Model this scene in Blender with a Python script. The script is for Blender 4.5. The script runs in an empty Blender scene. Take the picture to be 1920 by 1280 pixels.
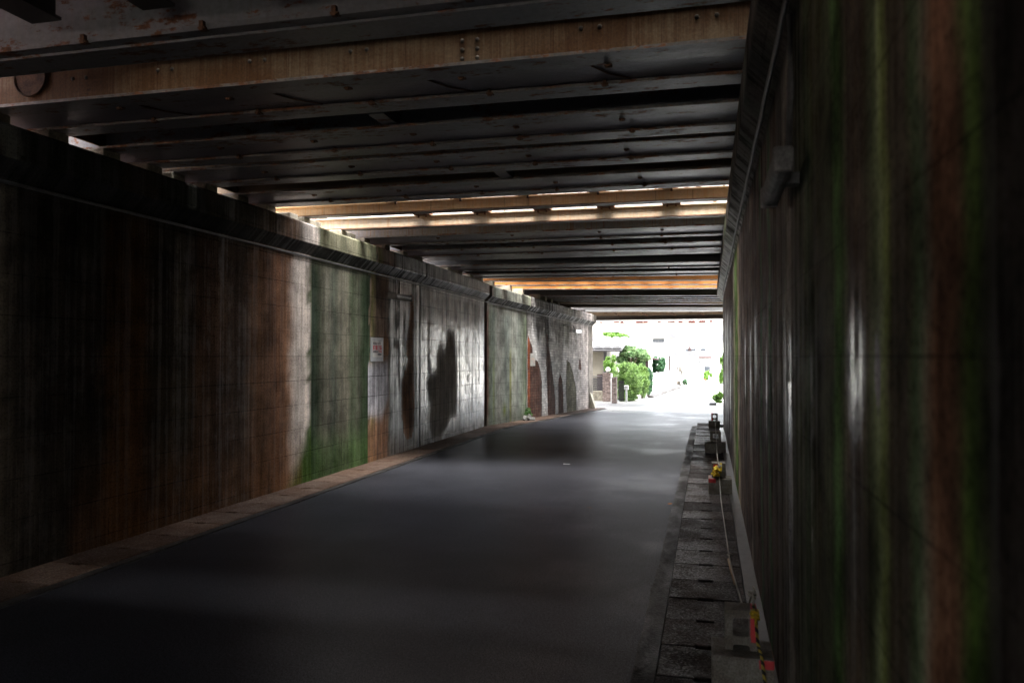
import bpy, bmesh, math, random
import numpy as np
R = math.radians
S = bpy.context.scene
C = S.collection
random.seed(7)
rng = np.random.default_rng(7)

# ------------------------------------------------------------------ camera
cam_d = bpy.data.cameras.new('camera')
cam_d.lens = 28.0; cam_d.sensor_width = 36.0
cam_d.clip_start = 0.05; cam_d.clip_end = 900
cam_d.dof.use_dof = True; cam_d.dof.focus_distance = 14.0; cam_d.dof.aperture_fstop = 3.5
cam = bpy.data.objects.new('camera', cam_d); C.objects.link(cam)
cam.location = (0, 0, 1.55)
cam.rotation_euler = (R(91.074), 0, R(13.85))
S.camera = cam

# ------------------------------------------------------------------ sky, sun, exposure
SUN_EL, SUN_AZ = 68, 150          # azimuth measured clockwise from +Y (the way the road runs)
w = bpy.data.worlds.new('World'); S.world = w; w.use_nodes = True
wn = w.node_tree; wn.nodes.clear()
sky = wn.nodes.new('ShaderNodeTexSky'); sky.sky_type = 'NISHITA'; sky.sun_disc = False
sky.sun_elevation = R(SUN_EL); sky.sun_rotation = R(SUN_AZ)
sky.air_density = 1.0; sky.dust_density = 4.0; sky.ozone_density = 1.0
hs = wn.nodes.new('ShaderNodeHueSaturation'); hs.inputs['Saturation'].default_value = 0.30
bg = wn.nodes.new('ShaderNodeBackground'); bg.inputs['Strength'].default_value = 0.15
wo = wn.nodes.new('ShaderNodeOutputWorld')
wn.links.new(sky.outputs[0], hs.inputs['Color']); wn.links.new(hs.outputs[0], bg.inputs[0]); wn.links.new(bg.outputs[0], wo.inputs[0])
sd = bpy.data.lights.new('sun', 'SUN'); sd.energy = 0.8; sd.angle = R(60); sd.color = (1.0, 0.96, 0.9)
so = bpy.data.objects.new('sun', sd); C.objects.link(so)
az = R(SUN_AZ)
from mathutils import Vector, Matrix
sdir = Vector((math.sin(az)*math.cos(R(SUN_EL)), math.cos(az)*math.cos(R(SUN_EL)), math.sin(R(SUN_EL))))
so.rotation_euler = sdir.to_track_quat('Z', 'Y').to_euler()
so.location = (0, 0, 30)
S.view_settings.view_transform = 'Standard'; S.view_settings.look = 'None'
S.view_settings.gamma = 1.0; S.view_settings.exposure = 4.0
cy = S.cycles
cy.use_denoising = True; cy.max_bounces = 10; cy.diffuse_bounces = 6; cy.glossy_bounces = 4
cy.transparent_max_bounces = 8; cy.sample_clamp_indirect = 8.0; cy.caustics_reflective = False; cy.caustics_refractive = False

# ------------------------------------------------------------------ shape of the place
def gz(Y):
    Y = np.asarray(Y, float)
    a = np.clip((Y-16)/10.6, 0, 1)*-0.2
    b = np.clip((Y-26.6)/4, 0, 1)*-0.05
    return a+b
def g1(Y): return float(gz(Y))
def FL(Y): return -4.78 + 0.1033*np.clip(np.asarray(Y, float)-17.5, 0, None)
def FR(Y): return 0.31 + 0.10*np.clip(np.asarray(Y, float)-18, 0, None)
def zs(Y):
    return float(np.interp(Y, [20.4, 24.1, 26.6, 31], [3.3, 3.17, 3.07, 2.93]))

# ------------------------------------------------------------------ tagging
def tag(o, label=None, cat=None, group=None, kind=None):
    if label: o['label'] = label
    if cat: o['category'] = cat
    if group: o['group'] = group
    if kind: o['kind'] = kind
    return o
def empty(name, loc=(0, 0, 0), rz=0):
    o = bpy.data.objects.new(name, None); C.objects.link(o); o.location = loc; o.rotation_euler = (0, 0, rz)
    o.empty_display_size = 0.1
    return o

# ------------------------------------------------------------------ mesh builder
class MB:
    def __init__(s): s.v = []; s.f = []; s.m = []; s.s = []
    def add(s, vs, fs, mat=0, smooth=False):
        n = len(s.v); s.v += [tuple(map(float, p)) for p in vs]
        s.f += [tuple(i+n for i in f) for f in fs]; s.m += [mat]*len(fs); s.s += [smooth]*len(fs)
    def box(s, x0, x1, y0, y1, z0, z1, mat=0):
        s.add([(x0,y0,z0),(x1,y0,z0),(x1,y1,z0),(x0,y1,z0),(x0,y0,z1),(x1,y0,z1),(x1,y1,z1),(x0,y1,z1)],
              [(0,3,2,1),(4,5,6,7),(0,1,5,4),(1,2,6,5),(2,3,7,6),(3,0,4,7)], mat)
    def prism(s, poly, a, b, mat=0, caps=True):
        """poly: closed outline of 3-D offsets; swept from point a to point b"""
        n = len(poly)
        vs = [tuple(Vector(a)+Vector(p)) for p in poly]+[tuple(Vector(b)+Vector(p)) for p in poly]
        fs = [(i, (i+1) % n, n+(i+1) % n, n+i) for i in range(n)]
        mats = mat if isinstance(mat, (list, tuple)) else [mat]*n
        k = len(s.v); s.v += [tuple(map(float, p)) for p in vs]
        for f, m in zip(fs, mats):
            s.f.append(tuple(i+k for i in f)); s.m.append(m); s.s.append(False)
        if caps:
            s.f.append(tuple(k+i for i in range(n))[::-1]); s.m.append(mats[0]); s.s.append(False)
            s.f.append(tuple(k+n+i for i in range(n))); s.m.append(mats[0]); s.s.append(False)
    def tube(s, pts, r, n=8, mat=0):
        pts = [Vector(p) for p in pts]; k = len(s.v); m = len(pts)
        for i, p in enumerate(pts):
            t = (pts[min(i+1, m-1)]-pts[max(i-1, 0)]).normalized()
            u = t.cross(Vector((0, 0, 1)))
            if u.length < 1e-4: u = t.cross(Vector((1, 0, 0)))
            u.normalize(); v = t.cross(u)
            rr = r[i] if isinstance(r, (list, tuple)) else r
            for j in range(n):
                a = 2*math.pi*j/n
                s.v.append(tuple(p+(u*math.cos(a)+v*math.sin(a))*rr))
        for i in range(m-1):
            for j in range(n):
                s.f.append((k+i*n+j, k+i*n+(j+1) % n, k+(i+1)*n+(j+1) % n, k+(i+1)*n+j)); s.m.append(mat); s.s.append(True)
        s.f.append(tuple(k+j for j in range(n))[::-1]); s.m.append(mat); s.s.append(False)
        s.f.append(tuple(k+(m-1)*n+j for j in range(n))); s.m.append(mat); s.s.append(False)
    def dome(s, c, r, axis, n=10, rings=4, mat=0, flat=1.0):
        """half ball standing on a surface, axis = outward direction"""
        a = Vector(axis).normalized(); u = a.orthogonal().normalized(); v = a.cross(u); k = len(s.v); c = Vector(c)
        for i in range(rings):
            t = math.pi/2*i/rings
            for j in range(n):
                q = 2*math.pi*j/n
                s.v.append(tuple(c+(u*math.cos(q)+v*math.sin(q))*r*math.cos(t)+a*r*flat*math.sin(t)))
        s.v.append(tuple(c+a*r*flat))
        for i in range(rings-1):
            for j in range(n):
                s.f.append((k+i*n+j, k+i*n+(j+1) % n, k+(i+1)*n+(j+1) % n, k+(i+1)*n+j)); s.m.append(mat); s.s.append(True)
        for j in range(n):
            s.f.append((k+(rings-1)*n+j, k+(rings-1)*n+(j+1) % n, k+rings*n)); s.m.append(mat); s.s.append(True)
    def build(s, name, mats, parent=None, bevel=0, loc=None, fix=True):
        me = bpy.data.meshes.new(name); me.from_pydata(s.v, [], s.f)
        for m in (mats if isinstance(mats, (list, tuple)) else [mats]): me.materials.append(m)
        me.polygons.foreach_set('material_index', s.m); me.polygons.foreach_set('use_smooth', s.s)
        if fix:
            bm = bmesh.new(); bm.from_mesh(me); bmesh.ops.recalc_face_normals(bm, faces=bm.faces); bm.to_mesh(me); bm.free()
        me.update()
        o = bpy.data.objects.new(name, me); C.objects.link(o)
        if parent: o.parent = parent
        if loc: o.location = loc
        if bevel:
            b = o.modifiers.new('bevel', 'BEVEL'); b.width = bevel; b.segments = 2; b.limit_method = 'ANGLE'; b.angle_limit = R(40)
        return o
def dup(o, parent=None, loc=None):
    c = o.copy(); C.objects.link(c); c.parent = parent
    if loc is not None: c.location = loc
    for ch in list(o.children): dup(ch, c)
    return c

# ------------------------------------------------------------------ materials
class NT:
    def __init__(s, name):
        s.mat = bpy.data.materials.new(name); s.mat.use_nodes = True
        s.t = s.mat.node_tree; s.t.nodes.clear()
        s.out = s.n('ShaderNodeOutputMaterial'); s.b = s.n('ShaderNodeBsdfPrincipled')
        s.link(s.b.outputs[0], s.out.inputs[0])
    def n(s, typ, **kw):
        x = s.t.nodes.new(typ)
        for k, v in kw.items(): setattr(x, k, v)
        return x
    def link(s, a, b): s.t.links.new(a, b)
    def put(s, sock, v):
        if hasattr(v, 'is_output'): s.link(v, sock)
        elif v is not None:
            if hasattr(sock.default_value, '__len__') and not hasattr(v, '__len__'): v = (v, v, v)
            if hasattr(sock.default_value, '__len__') and len(sock.default_value) == 4 and len(v) == 3: v = (*v, 1)
            sock.default_value = v
    def pos(s, kind='Object'):
        return s.n('ShaderNodeTexCoord').outputs[kind]
    def uv(s): return s.n('ShaderNodeTexCoord').outputs['UV']
    def map(s, v, scale=(1, 1, 1), loc=(0, 0, 0), rot=(0, 0, 0)):
        m = s.n('ShaderNodeMapping'); s.link(v, m.inputs[0]); m.inputs['Scale'].default_value = scale
        m.inputs['Location'].default_value = loc; m.inputs['Rotation'].default_value = rot
        return m.outputs[0]
    def noise(s, v, scale=1.0, detail=4, rough=0.6, dist=0.0):
        x = s.n('ShaderNodeTexNoise'); s.link(v, x.inputs['Vector']); x.inputs['Scale'].default_value = scale
        x.inputs['Detail'].default_value = detail; x.inputs['Roughness'].default_value = rough; x.inputs['Distortion'].default_value = dist
        return x.outputs[0]
    def math(s, op, a, b=None, c=None, clamp=False):
        x = s.n('ShaderNodeMath', operation=op); x.use_clamp = clamp
        s.put(x.inputs[0], a)
        if b is not None: s.put(x.inputs[1], b)
        if c is not None: s.put(x.inputs[2], c)
        return x.outputs[0]
    def rng(s, v, a, b, lo=0.0, hi=1.0, smooth=True):
        x = s.n('ShaderNodeMapRange'); x.interpolation_type = 'SMOOTHSTEP' if smooth else 'LINEAR'
        s.put(x.inputs['Value'], v); x.inputs['From Min'].default_value = a; x.inputs['From Max'].default_value = b
        x.inputs['To Min'].default_value = lo; x.inputs['To Max'].default_value = hi
        return x.outputs[0]
    def mix(s, f, a, b, mode='MIX'):
        x = s.n('ShaderNodeMix', data_type='RGBA', blend_type=mode)
        s.put(x.inputs[0], f); s.put(x.inputs[6], a); s.put(x.inputs[7], b)
        return x.outputs[2]
    def scale(s, col, f):
        x = s.n('ShaderNodeVectorMath', operation='SCALE'); s.put(x.inputs[0], col); s.put(x.inputs[3], f)
        return x.outputs[0]
    def attr(s, name): return s.n('ShaderNodeAttribute', attribute_name=name)
    def bump(s, h, strength=0.3, dist=0.02):
        x = s.n('ShaderNodeBump'); s.link(h, x.inputs['Height']); x.inputs['Strength'].default_value = strength; x.inputs['Distance'].default_value = dist
        s.link(x.outputs[0], s.b.inputs['Normal'])
    def done(s, col=None, rough=None, spec=None, metal=None):
        if col is not None: s.put(s.b.inputs['Base Color'], col)
        if rough is not None: s.put(s.b.inputs['Roughness'], rough)
        if spec is not None: s.put(s.b.inputs['Specular IOR Level'], spec)
        if metal is not None: s.put(s.b.inputs['Metallic'], metal)
        return s.mat

def wall_mat(name, bw, bh, mortar, off=0.5, vshift=0.0, line=0.35, bump=0.5, brickmix=None, streak=1.0, spec=1.0, wet=0.48, mott=(0.6, 1.35)):
    """stained masonry: two tints and the outline between them come with the mesh, grain and drips come from noise"""
    t = NT(name); uv = t.uv()
    st = t.noise(t.map(uv, (9, 0.55, 1)), 1, 6, 0.65)
    st2 = t.noise(t.map(uv, (30, 1.6, 1)), 1, 4, 0.6)
    blot = t.noise(uv, 2.2, 6, 0.65)
    pore = t.noise(uv, 55, 3, 0.7)
    A = t.attr('tint').outputs['Color']; B = t.attr('tint2').outputs['Color']
    mk = t.n('ShaderNodeSeparateColor'); t.link(t.attr('mask').outputs['Color'], mk.inputs[0])
    gloss, msk = mk.outputs[0], mk.outputs[1]
    e = t.math('ADD', msk, t.math('MULTIPLY', t.math('SUBTRACT', st2, 0.5), 0.55))
    e = t.math('ADD', e, t.math('MULTIPLY', t.math('SUBTRACT', blot, 0.5), 0.35))
    e = t.math('ADD', e, t.math('MULTIPLY', t.math('SUBTRACT', t.noise(uv, 13, 4, 0.7), 0.5), 0.4))
    m = t.rng(e, 0.46, 0.54)
    br = t.n('ShaderNodeTexBrick'); br.offset = off
    t.link(t.map(uv, (1, 1, 1), (0, vshift, 0)), br.inputs['Vector'])
    br.inputs['Scale'].default_value = 1; br.inputs['Mortar Size'].default_value = mortar; br.inputs['Mortar Smooth'].default_value = 0.3
    br.inputs['Brick Width'].default_value = bw; br.inputs['Row Height'].default_value = bh; br.inputs['Bias'].default_value = 0
    br.inputs['Color1'].default_value = (0.55, 0.55, 0.55, 1); br.inputs['Color2'].default_value = (1.25, 1.25, 1.25, 1); br.inputs['Mortar'].default_value = (0.8, 0.8, 0.8, 1)
    col = t.mix(m, A, B)
    if brickmix: col = t.mix(brickmix, col, t.mix(1.0, col, br.outputs['Color'], 'MULTIPLY'))
    k = t.rng(st, 0.28, 0.74, 1-0.42*streak, 1+0.32*streak)
    k = t.math('MULTIPLY', k, t.rng(st2, 0.3, 0.7, 1-0.2*streak, 1+0.16*streak))
    k = t.math('MULTIPLY', k, t.rng(blot, 0.3, 0.7, mott[0], mott[1]))
    k = t.math('MULTIPLY', k, t.rng(pore, 0.3, 0.55, 0.5, 1.08))
    wear = t.rng(t.noise(uv, 1.3, 3, 0.5), 0.35, 0.6, 0.25, 1.0)
    ln = t.math('MULTIPLY', br.outputs['Fac'], wear)
    k = t.math('MULTIPLY', k, t.math('SUBTRACT', 1.0, t.math('MULTIPLY', ln, line)))
    col = t.scale(col, k)
    bd = t.rng(t.noise(t.map(uv, (55, 2.2, 1)), 1, 4, 0.65), 0.60, 0.68)                      # thin black drip marks
    col = t.scale(col, t.math('SUBTRACT', 1.0, t.math('MULTIPLY', bd, 0.6*streak)))
    pit = t.rng(t.noise(uv, 26, 4, 0.7), 0.66, 0.72); col = t.scale(col, t.math('SUBTRACT', 1.0, t.math('MULTIPLY', pit, 0.65)))
    dr = t.rng(t.math('ADD', t.math('MULTIPLY', t.noise(t.map(uv, (16, 0.22, 1)), 1, 5, 0.7), 0.7), t.math('MULTIPLY', t.noise(uv, 5, 5, 0.7), 0.3)), wet, wet+0.09)
    g = t.math('MULTIPLY', gloss, t.math('ADD', 0.08, t.math('MULTIPLY', dr, 0.92)))
    rough = t.math('SUBTRACT', 0.92, t.math('MULTIPLY', g, 0.74), clamp=True)
    h = t.math('ADD', t.math('MULTIPLY', pore, 0.25), t.math('MULTIPLY', st2, 0.5))
    h = t.math('SUBTRACT', h, t.math('MULTIPLY', br.outputs['Fac'], 1.1))
    t.bump(h, bump, 0.012)
    return t.done(col, rough, t.math('MULTIPLY', g, spec))

def steel(name, base, rust=0.4, drip=0.4, rough=0.45, rustcol=(0.16, 0.06, 0.02), dirt=0.5, metal=0.0):
    t = NT(name); p = t.pos()
    big = t.noise(t.map(p, (0.9, 2.5, 3.0)), 1, 5, 0.65)
    fine = t.noise(p, 28, 4, 0.65)
    dn = t.noise(t.map(p, (36, 36, 0.8)), 1, 5, 0.65)
    spots = t.noise(t.map(p, (6, 14, 14)), 1, 6, 0.75)
    c = t.scale(base, t.rng(fine, 0.3, 0.7, 1-0.35*dirt, 1+0.15*dirt))
    c = t.scale(c, t.rng(big, 0.3, 0.7, 1-0.5*dirt, 1+0.2*dirt))
    wash = (base[0]*0.95, base[1]*0.68, base[2]*0.36)
    c = t.mix(t.math('MULTIPLY', t.rng(dn, 0.45, 0.68), drip), c, wash)
    c = t.mix(t.math('MULTIPLY', t.rng(t.noise(t.map(p, (34, 34, 0.5)), 1, 3, 0.6), 0.60, 0.72), drip), c, rustcol)
    rm = t.rng(t.math('ADD', spots, t.math('MULTIPLY', big, 0.4)), 0.93-0.28*rust, 1.0-0.26*rust)
    c = t.mix(rm, c, t.scale(rustcol, t.rng(fine, 0.3, 0.7, 0.45, 1.3)))
    r = t.math('ADD', rough, t.math('MULTIPLY', rm, 0.35))
    r = t.math('ADD', r, t.math('MULTIPLY', t.math('SUBTRACT', big, 0.5), 0.35))
    t.bump(t.math('ADD', fine, t.math('MULTIPLY', spots, 1.3)), 0.35, 0.006)
    return t.done(c, r, 0.5, metal)

def plain(name, col, rough=0.7, var=0.25, scale=6.0, bump=0.1, spec=0.4, metal=0.0):
    t = NT(name); p = t.pos()
    a = t.noise(p, scale, 5, 0.65); b = t.noise(p, scale*9, 3, 0.6)
    c = t.scale(col, t.math('MULTIPLY', t.rng(a, 0.3, 0.7, 1-var, 1+var), t.rng(b, 0.3, 0.7, 1-var*0.6, 1+var*0.6)))
    t.bump(b, bump, 0.01)
    return t.done(c, rough, spec, metal)

def asphalt():
    t = NT('asphalt'); p = t.pos('Object')
    g = t.noise(p, 140, 2, 0.6); sm = t.noise(p, 0.7, 5, 0.6); st = t.noise(t.map(p, (1.5, 0.18, 1)), 1, 5, 0.6)
    agg = t.math('MULTIPLY', t.rng(g, 0.35, 0.7, 0.5, 1.6), t.rng(t.noise(p, 48, 3, 0.75), 0.35, 0.65, 0.7, 1.35))
    c = t.scale((0.031, 0.032, 0.038), t.math('MULTIPLY', agg, t.rng(sm, 0.3, 0.7, 0.8, 1.2)))
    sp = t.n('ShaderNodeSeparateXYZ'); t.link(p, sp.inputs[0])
    out = t.rng(sp.outputs[1], 21, 28)                      # pale surfacing, begun inside the mouth to paint in the pool of daylight
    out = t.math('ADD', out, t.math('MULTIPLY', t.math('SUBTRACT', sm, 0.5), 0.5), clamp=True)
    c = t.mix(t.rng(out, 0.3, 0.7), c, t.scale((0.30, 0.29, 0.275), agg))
    damp = t.rng(t.math('ADD', t.math('MULTIPLY', sm, 0.75), t.math('MULTIPLY', st, 0.25)), 0.46, 0.66)
    edge = t.rng(sp.outputs[0], -2.4, -0.6, 0.0, 1.0)
    damp = t.math('MULTIPLY', damp, t.math('ADD', 0.25, t.math('MULTIPLY', edge, 0.75)))
    r = t.math('SUBTRACT', t.rng(g, 0.3, 0.7, 0.28, 0.46), t.math('MULTIPLY', damp, 0.05))
    t.bump(g, 0.2, 0.003)
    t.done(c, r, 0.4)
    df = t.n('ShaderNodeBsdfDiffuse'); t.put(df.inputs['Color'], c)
    mx = t.n('ShaderNodeMixShader'); t.put(mx.inputs[0], t.math('MULTIPLY', t.rng(g, 0.35, 0.65, 0.20, 0.52), t.math('ADD', t.rng(sp.outputs[1], 11, 19, 0.9, 1.5), t.math('MULTIPLY', damp, 0.4))))  # gloss share raised towards the exit to strengthen its glow
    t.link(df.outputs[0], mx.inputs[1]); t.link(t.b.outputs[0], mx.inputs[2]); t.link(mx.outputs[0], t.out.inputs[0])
    return t.mat

def leafmat(name, c1, c2, trans=0.35):
    t = NT(name); p = t.pos('Object')
    a = t.noise(p, 3.5, 3, 0.6); b = t.noise(p, 30, 2, 0.6)
    f = t.rng(t.math('ADD', t.math('MULTIPLY', a, 0.5), t.math('MULTIPLY', b, 0.5)), 0.36, 0.64)
    c = t.mix(f, c1, c2)
    t.done(c, 0.5, 0.35)
    tr = t.n('ShaderNodeBsdfTranslucent'); t.put(tr.inputs[0], t.scale(c, 1.2))
    mx = t.n('ShaderNodeMixShader'); mx.inputs[0].default_value = trans
    t.link(t.b.outputs[0], mx.inputs[1]); t.link(tr.outputs[0], mx.inputs[2]); t.link(mx.outputs[0], t.out.inputs[0])
    return t.mat

M = {}
M['conc'] = wall_mat('concrete_stained', 40.0, 0.29, 0.0045, 0.5, 0.0-0.10, 0.55, 0.5, streak=0.75)
M['block'] = wall_mat('concrete_block_stained', 0.58, 0.29, 0.0055, 0.0, 0.0-0.10, 0.8, 0.4, spec=1.0, wet=0.42, streak=1.35)
M['brick'] = wall_mat('brick_stained', 0.225, 0.072, 0.0065, 0.5, 0.0, 0.55, 0.8, 0.6, 0.7)
M['grey'] = steel('steel_grey_paint', (0.20, 0.205, 0.215), 0.66, 0.15, 0.42)
M['trough'] = steel('steel_purple_grey_paint', (0.20, 0.19, 0.215), 0.42, 0.1, 0.36, dirt=0.35)
def rustbeam():
    t = NT('steel_rust_washed_girder'); p = t.pos()
    big = t.noise(t.map(p, (0.8, 1, 2.0)), 1, 5, 0.6); st = t.noise(t.map(p, (30, 30, 0.6)), 1, 6, 0.7); st2 = t.noise(t.map(p, (75, 75, 1.2)), 1, 3, 0.6)
    blk = t.noise(t.map(p, (4.5, 9, 7)), 1, 7, 0.75); fine = t.noise(p, 60, 3, 0.7)
    c = t.mix(t.rng(t.math('ADD', t.math('MULTIPLY', big, 0.65), t.math('MULTIPLY', st, 0.35)), 0.42, 0.60), (0.135, 0.058, 0.016), (0.25, 0.165, 0.090))
    c = t.mix(t.math('MULTIPLY', t.rng(st2, 0.52, 0.68), 0.65), c, (0.10, 0.036, 0.010))
    c = t.mix(t.rng(st, 0.64, 0.72), c, (0.055, 0.020, 0.007))
    c = t.mix(t.rng(blk, 0.64, 0.72), c, (0.022, 0.013, 0.010))
    c = t.scale(c, t.rng(fine, 0.3, 0.7, 0.75, 1.15))
    t.bump(t.math('ADD', fine, blk), 0.3, 0.004)
    return t.done(c, 0.7, 0.3)
M['beige'] = rustbeam()
M['beigelit'] = steel('steel_pale_beige_rust_runs', (0.50, 0.40, 0.30), 0.42, 0.8, 0.5, (0.12, 0.045, 0.015), dirt=0.6)
M['ochre'] = steel('steel_ochre_cream_paint', (0.80, 0.56, 0.30), 0.28, 0.5, 0.5, (0.24, 0.08, 0.025), dirt=0.25)
M['cream'] = steel('steel_cream_paint', (0.50, 0.41, 0.29), 0.26, 0.4, 0.5, (0.22, 0.08, 0.025))
M['greyrust'] = steel('steel_pale_grey_rust_streaked', (0.30, 0.28, 0.26), 0.34, 0.7, 0.5, (0.20, 0.07, 0.02))
M['orange'] = steel('steel_orange_ochre_paint', (0.40, 0.16, 0.035), 0.35, 0.6, 0.5, (0.14, 0.045, 0.015))
M['brown'] = steel('steel_brown_paint', (0.17, 0.12, 0.085), 0.15, 0.2, 0.5)
M['darkbrown'] = steel('steel_dark_brown_paint', (0.07, 0.05, 0.038), 0.15, 0.2, 0.5)
M['tan'] = steel('steel_tan_paint', (0.34, 0.25, 0.17), 0.2, 0.3, 0.5)
M['palegrey'] = steel('steel_light_grey_paint', (0.34, 0.34, 0.345), 0.02, 0.08, 0.45, dirt=0.2)
M['black'] = steel('steel_black', (0.045, 0.042, 0.04), 0.25, 0.1, 0.42)  # one near-black steel for girders, ribs, joints and deck slabs
M['edge'] = steel('steel_flange_edge', (0.26, 0.24, 0.225), 0.85, 0.3, 0.28, (0.20, 0.075, 0.025), dirt=0.7)
M['deckc'] = plain('deck_edge_concrete', (0.62, 0.56, 0.54), 0.9, 0.15, 5, 0.1)
M['rust'] = plain('steel_rusty', (0.11, 0.05, 0.025), 0.8, 0.5, 8, 0.3)
M['whitepaint'] = steel('steel_white_paint', (0.78, 0.77, 0.75), 0.12, 0.12, 0.5, (0.30, 0.06, 0.03), dirt=0.15)
M['redrust'] = plain('red_rust', (0.065, 0.012, 0.008), 0.85, 0.4, 12, 0.2)
M['rivet'] = plain('rivet_steel', (0.11, 0.09, 0.065), 0.6, 0.3, 20, 0.1)
M['seat'] = plain('concrete_seat', (0.36, 0.30, 0.28), 0.9, 0.3, 5, 0.2)
M['pede'] = plain('concrete_bearing_block', (0.26, 0.235, 0.18), 0.9, 0.4, 7, 0.3)
M['cream_c'] = plain('pale_concrete', (0.50, 0.48, 0.40), 0.9, 0.25, 7, 0.2)
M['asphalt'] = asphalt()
M['earth'] = plain('packed_earth', (0.30, 0.28, 0.24), 0.95, 0.2, 1.5, 0.2)
M['lampcase'] = plain('lamp_casing_paint', (0.26, 0.24, 0.22), 0.5, 0.25, 14, 0.1)
M['lampdark'] = plain('lamp_casing_dusty', (0.15, 0.145, 0.14), 0.6, 0.4, 14, 0.1)
M['lampwhite'] = plain('lamp_casing_white', (0.85, 0.85, 0.85), 0.4, 0.05, 14, 0.02)
M['tube'] = plain('lamp_tube_glass', (0.75, 0.75, 0.76), 0.25, 0.05, 10, 0.0)
_t = NT('lit_tube'); _t.b.inputs['Emission Color'].default_value = (1, .98, .95, 1); _t.b.inputs['Emission Strength'].default_value = 0.11
M['lit'] = _t.done((0.8, 0.8, 0.8), 0.3)
M['pipe'] = plain('conduit_grey', (0.07, 0.07, 0.068), 0.5, 0.35, 12, 0.1, 0.5)
M['darkpipe'] = plain('conduit_dark', (0.10, 0.10, 0.095), 0.5, 0.4, 12, 0.1, 0.5)

# ------------------------------------------------------------------ stained masonry walls
def sdf(poly, Y, Z):
    """signed distance to a stain outline, positive inside"""
    P = np.asarray(poly, float); d = np.full(Y.shape, 1e9); ins = np.zeros(Y.shape, bool)
    for i in range(len(P)):
        a, b = P[i], P[(i+1) % len(P)]
        e = b-a; wv = np.stack([Y-a[0], Z-a[1]], -1)
        tt = np.clip((wv@e)/max(e@e, 1e-9), 0, 1)
        d = np.minimum(d, np.linalg.norm(wv-tt[..., None]*e, axis=-1))
        c1 = (a[1] <= Z) & (b[1] > Z); c2 = (b[1] <= Z) & (a[1] > Z)
        cr = e[0]*(Z-a[1])-e[1]*(Y-a[0])
        ins ^= (c1 & (cr < 0)) | (c2 & (cr > 0))
    return np.where(ins, d, -d)
def stain(polys, Y, Z, soft=0.12):
    m = np.zeros(Y.shape)
    for p in polys: m = np.maximum(m, np.clip(0.5+sdf(p, Y, Z)/(2*soft), 0, 1))
    return m
def table(tab, Y):
    T = np.asarray(tab, float)
    return np.stack([np.interp(Y, T[:, 0], T[:, i]) for i in range(1, T.shape[1])], -1)

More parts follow.
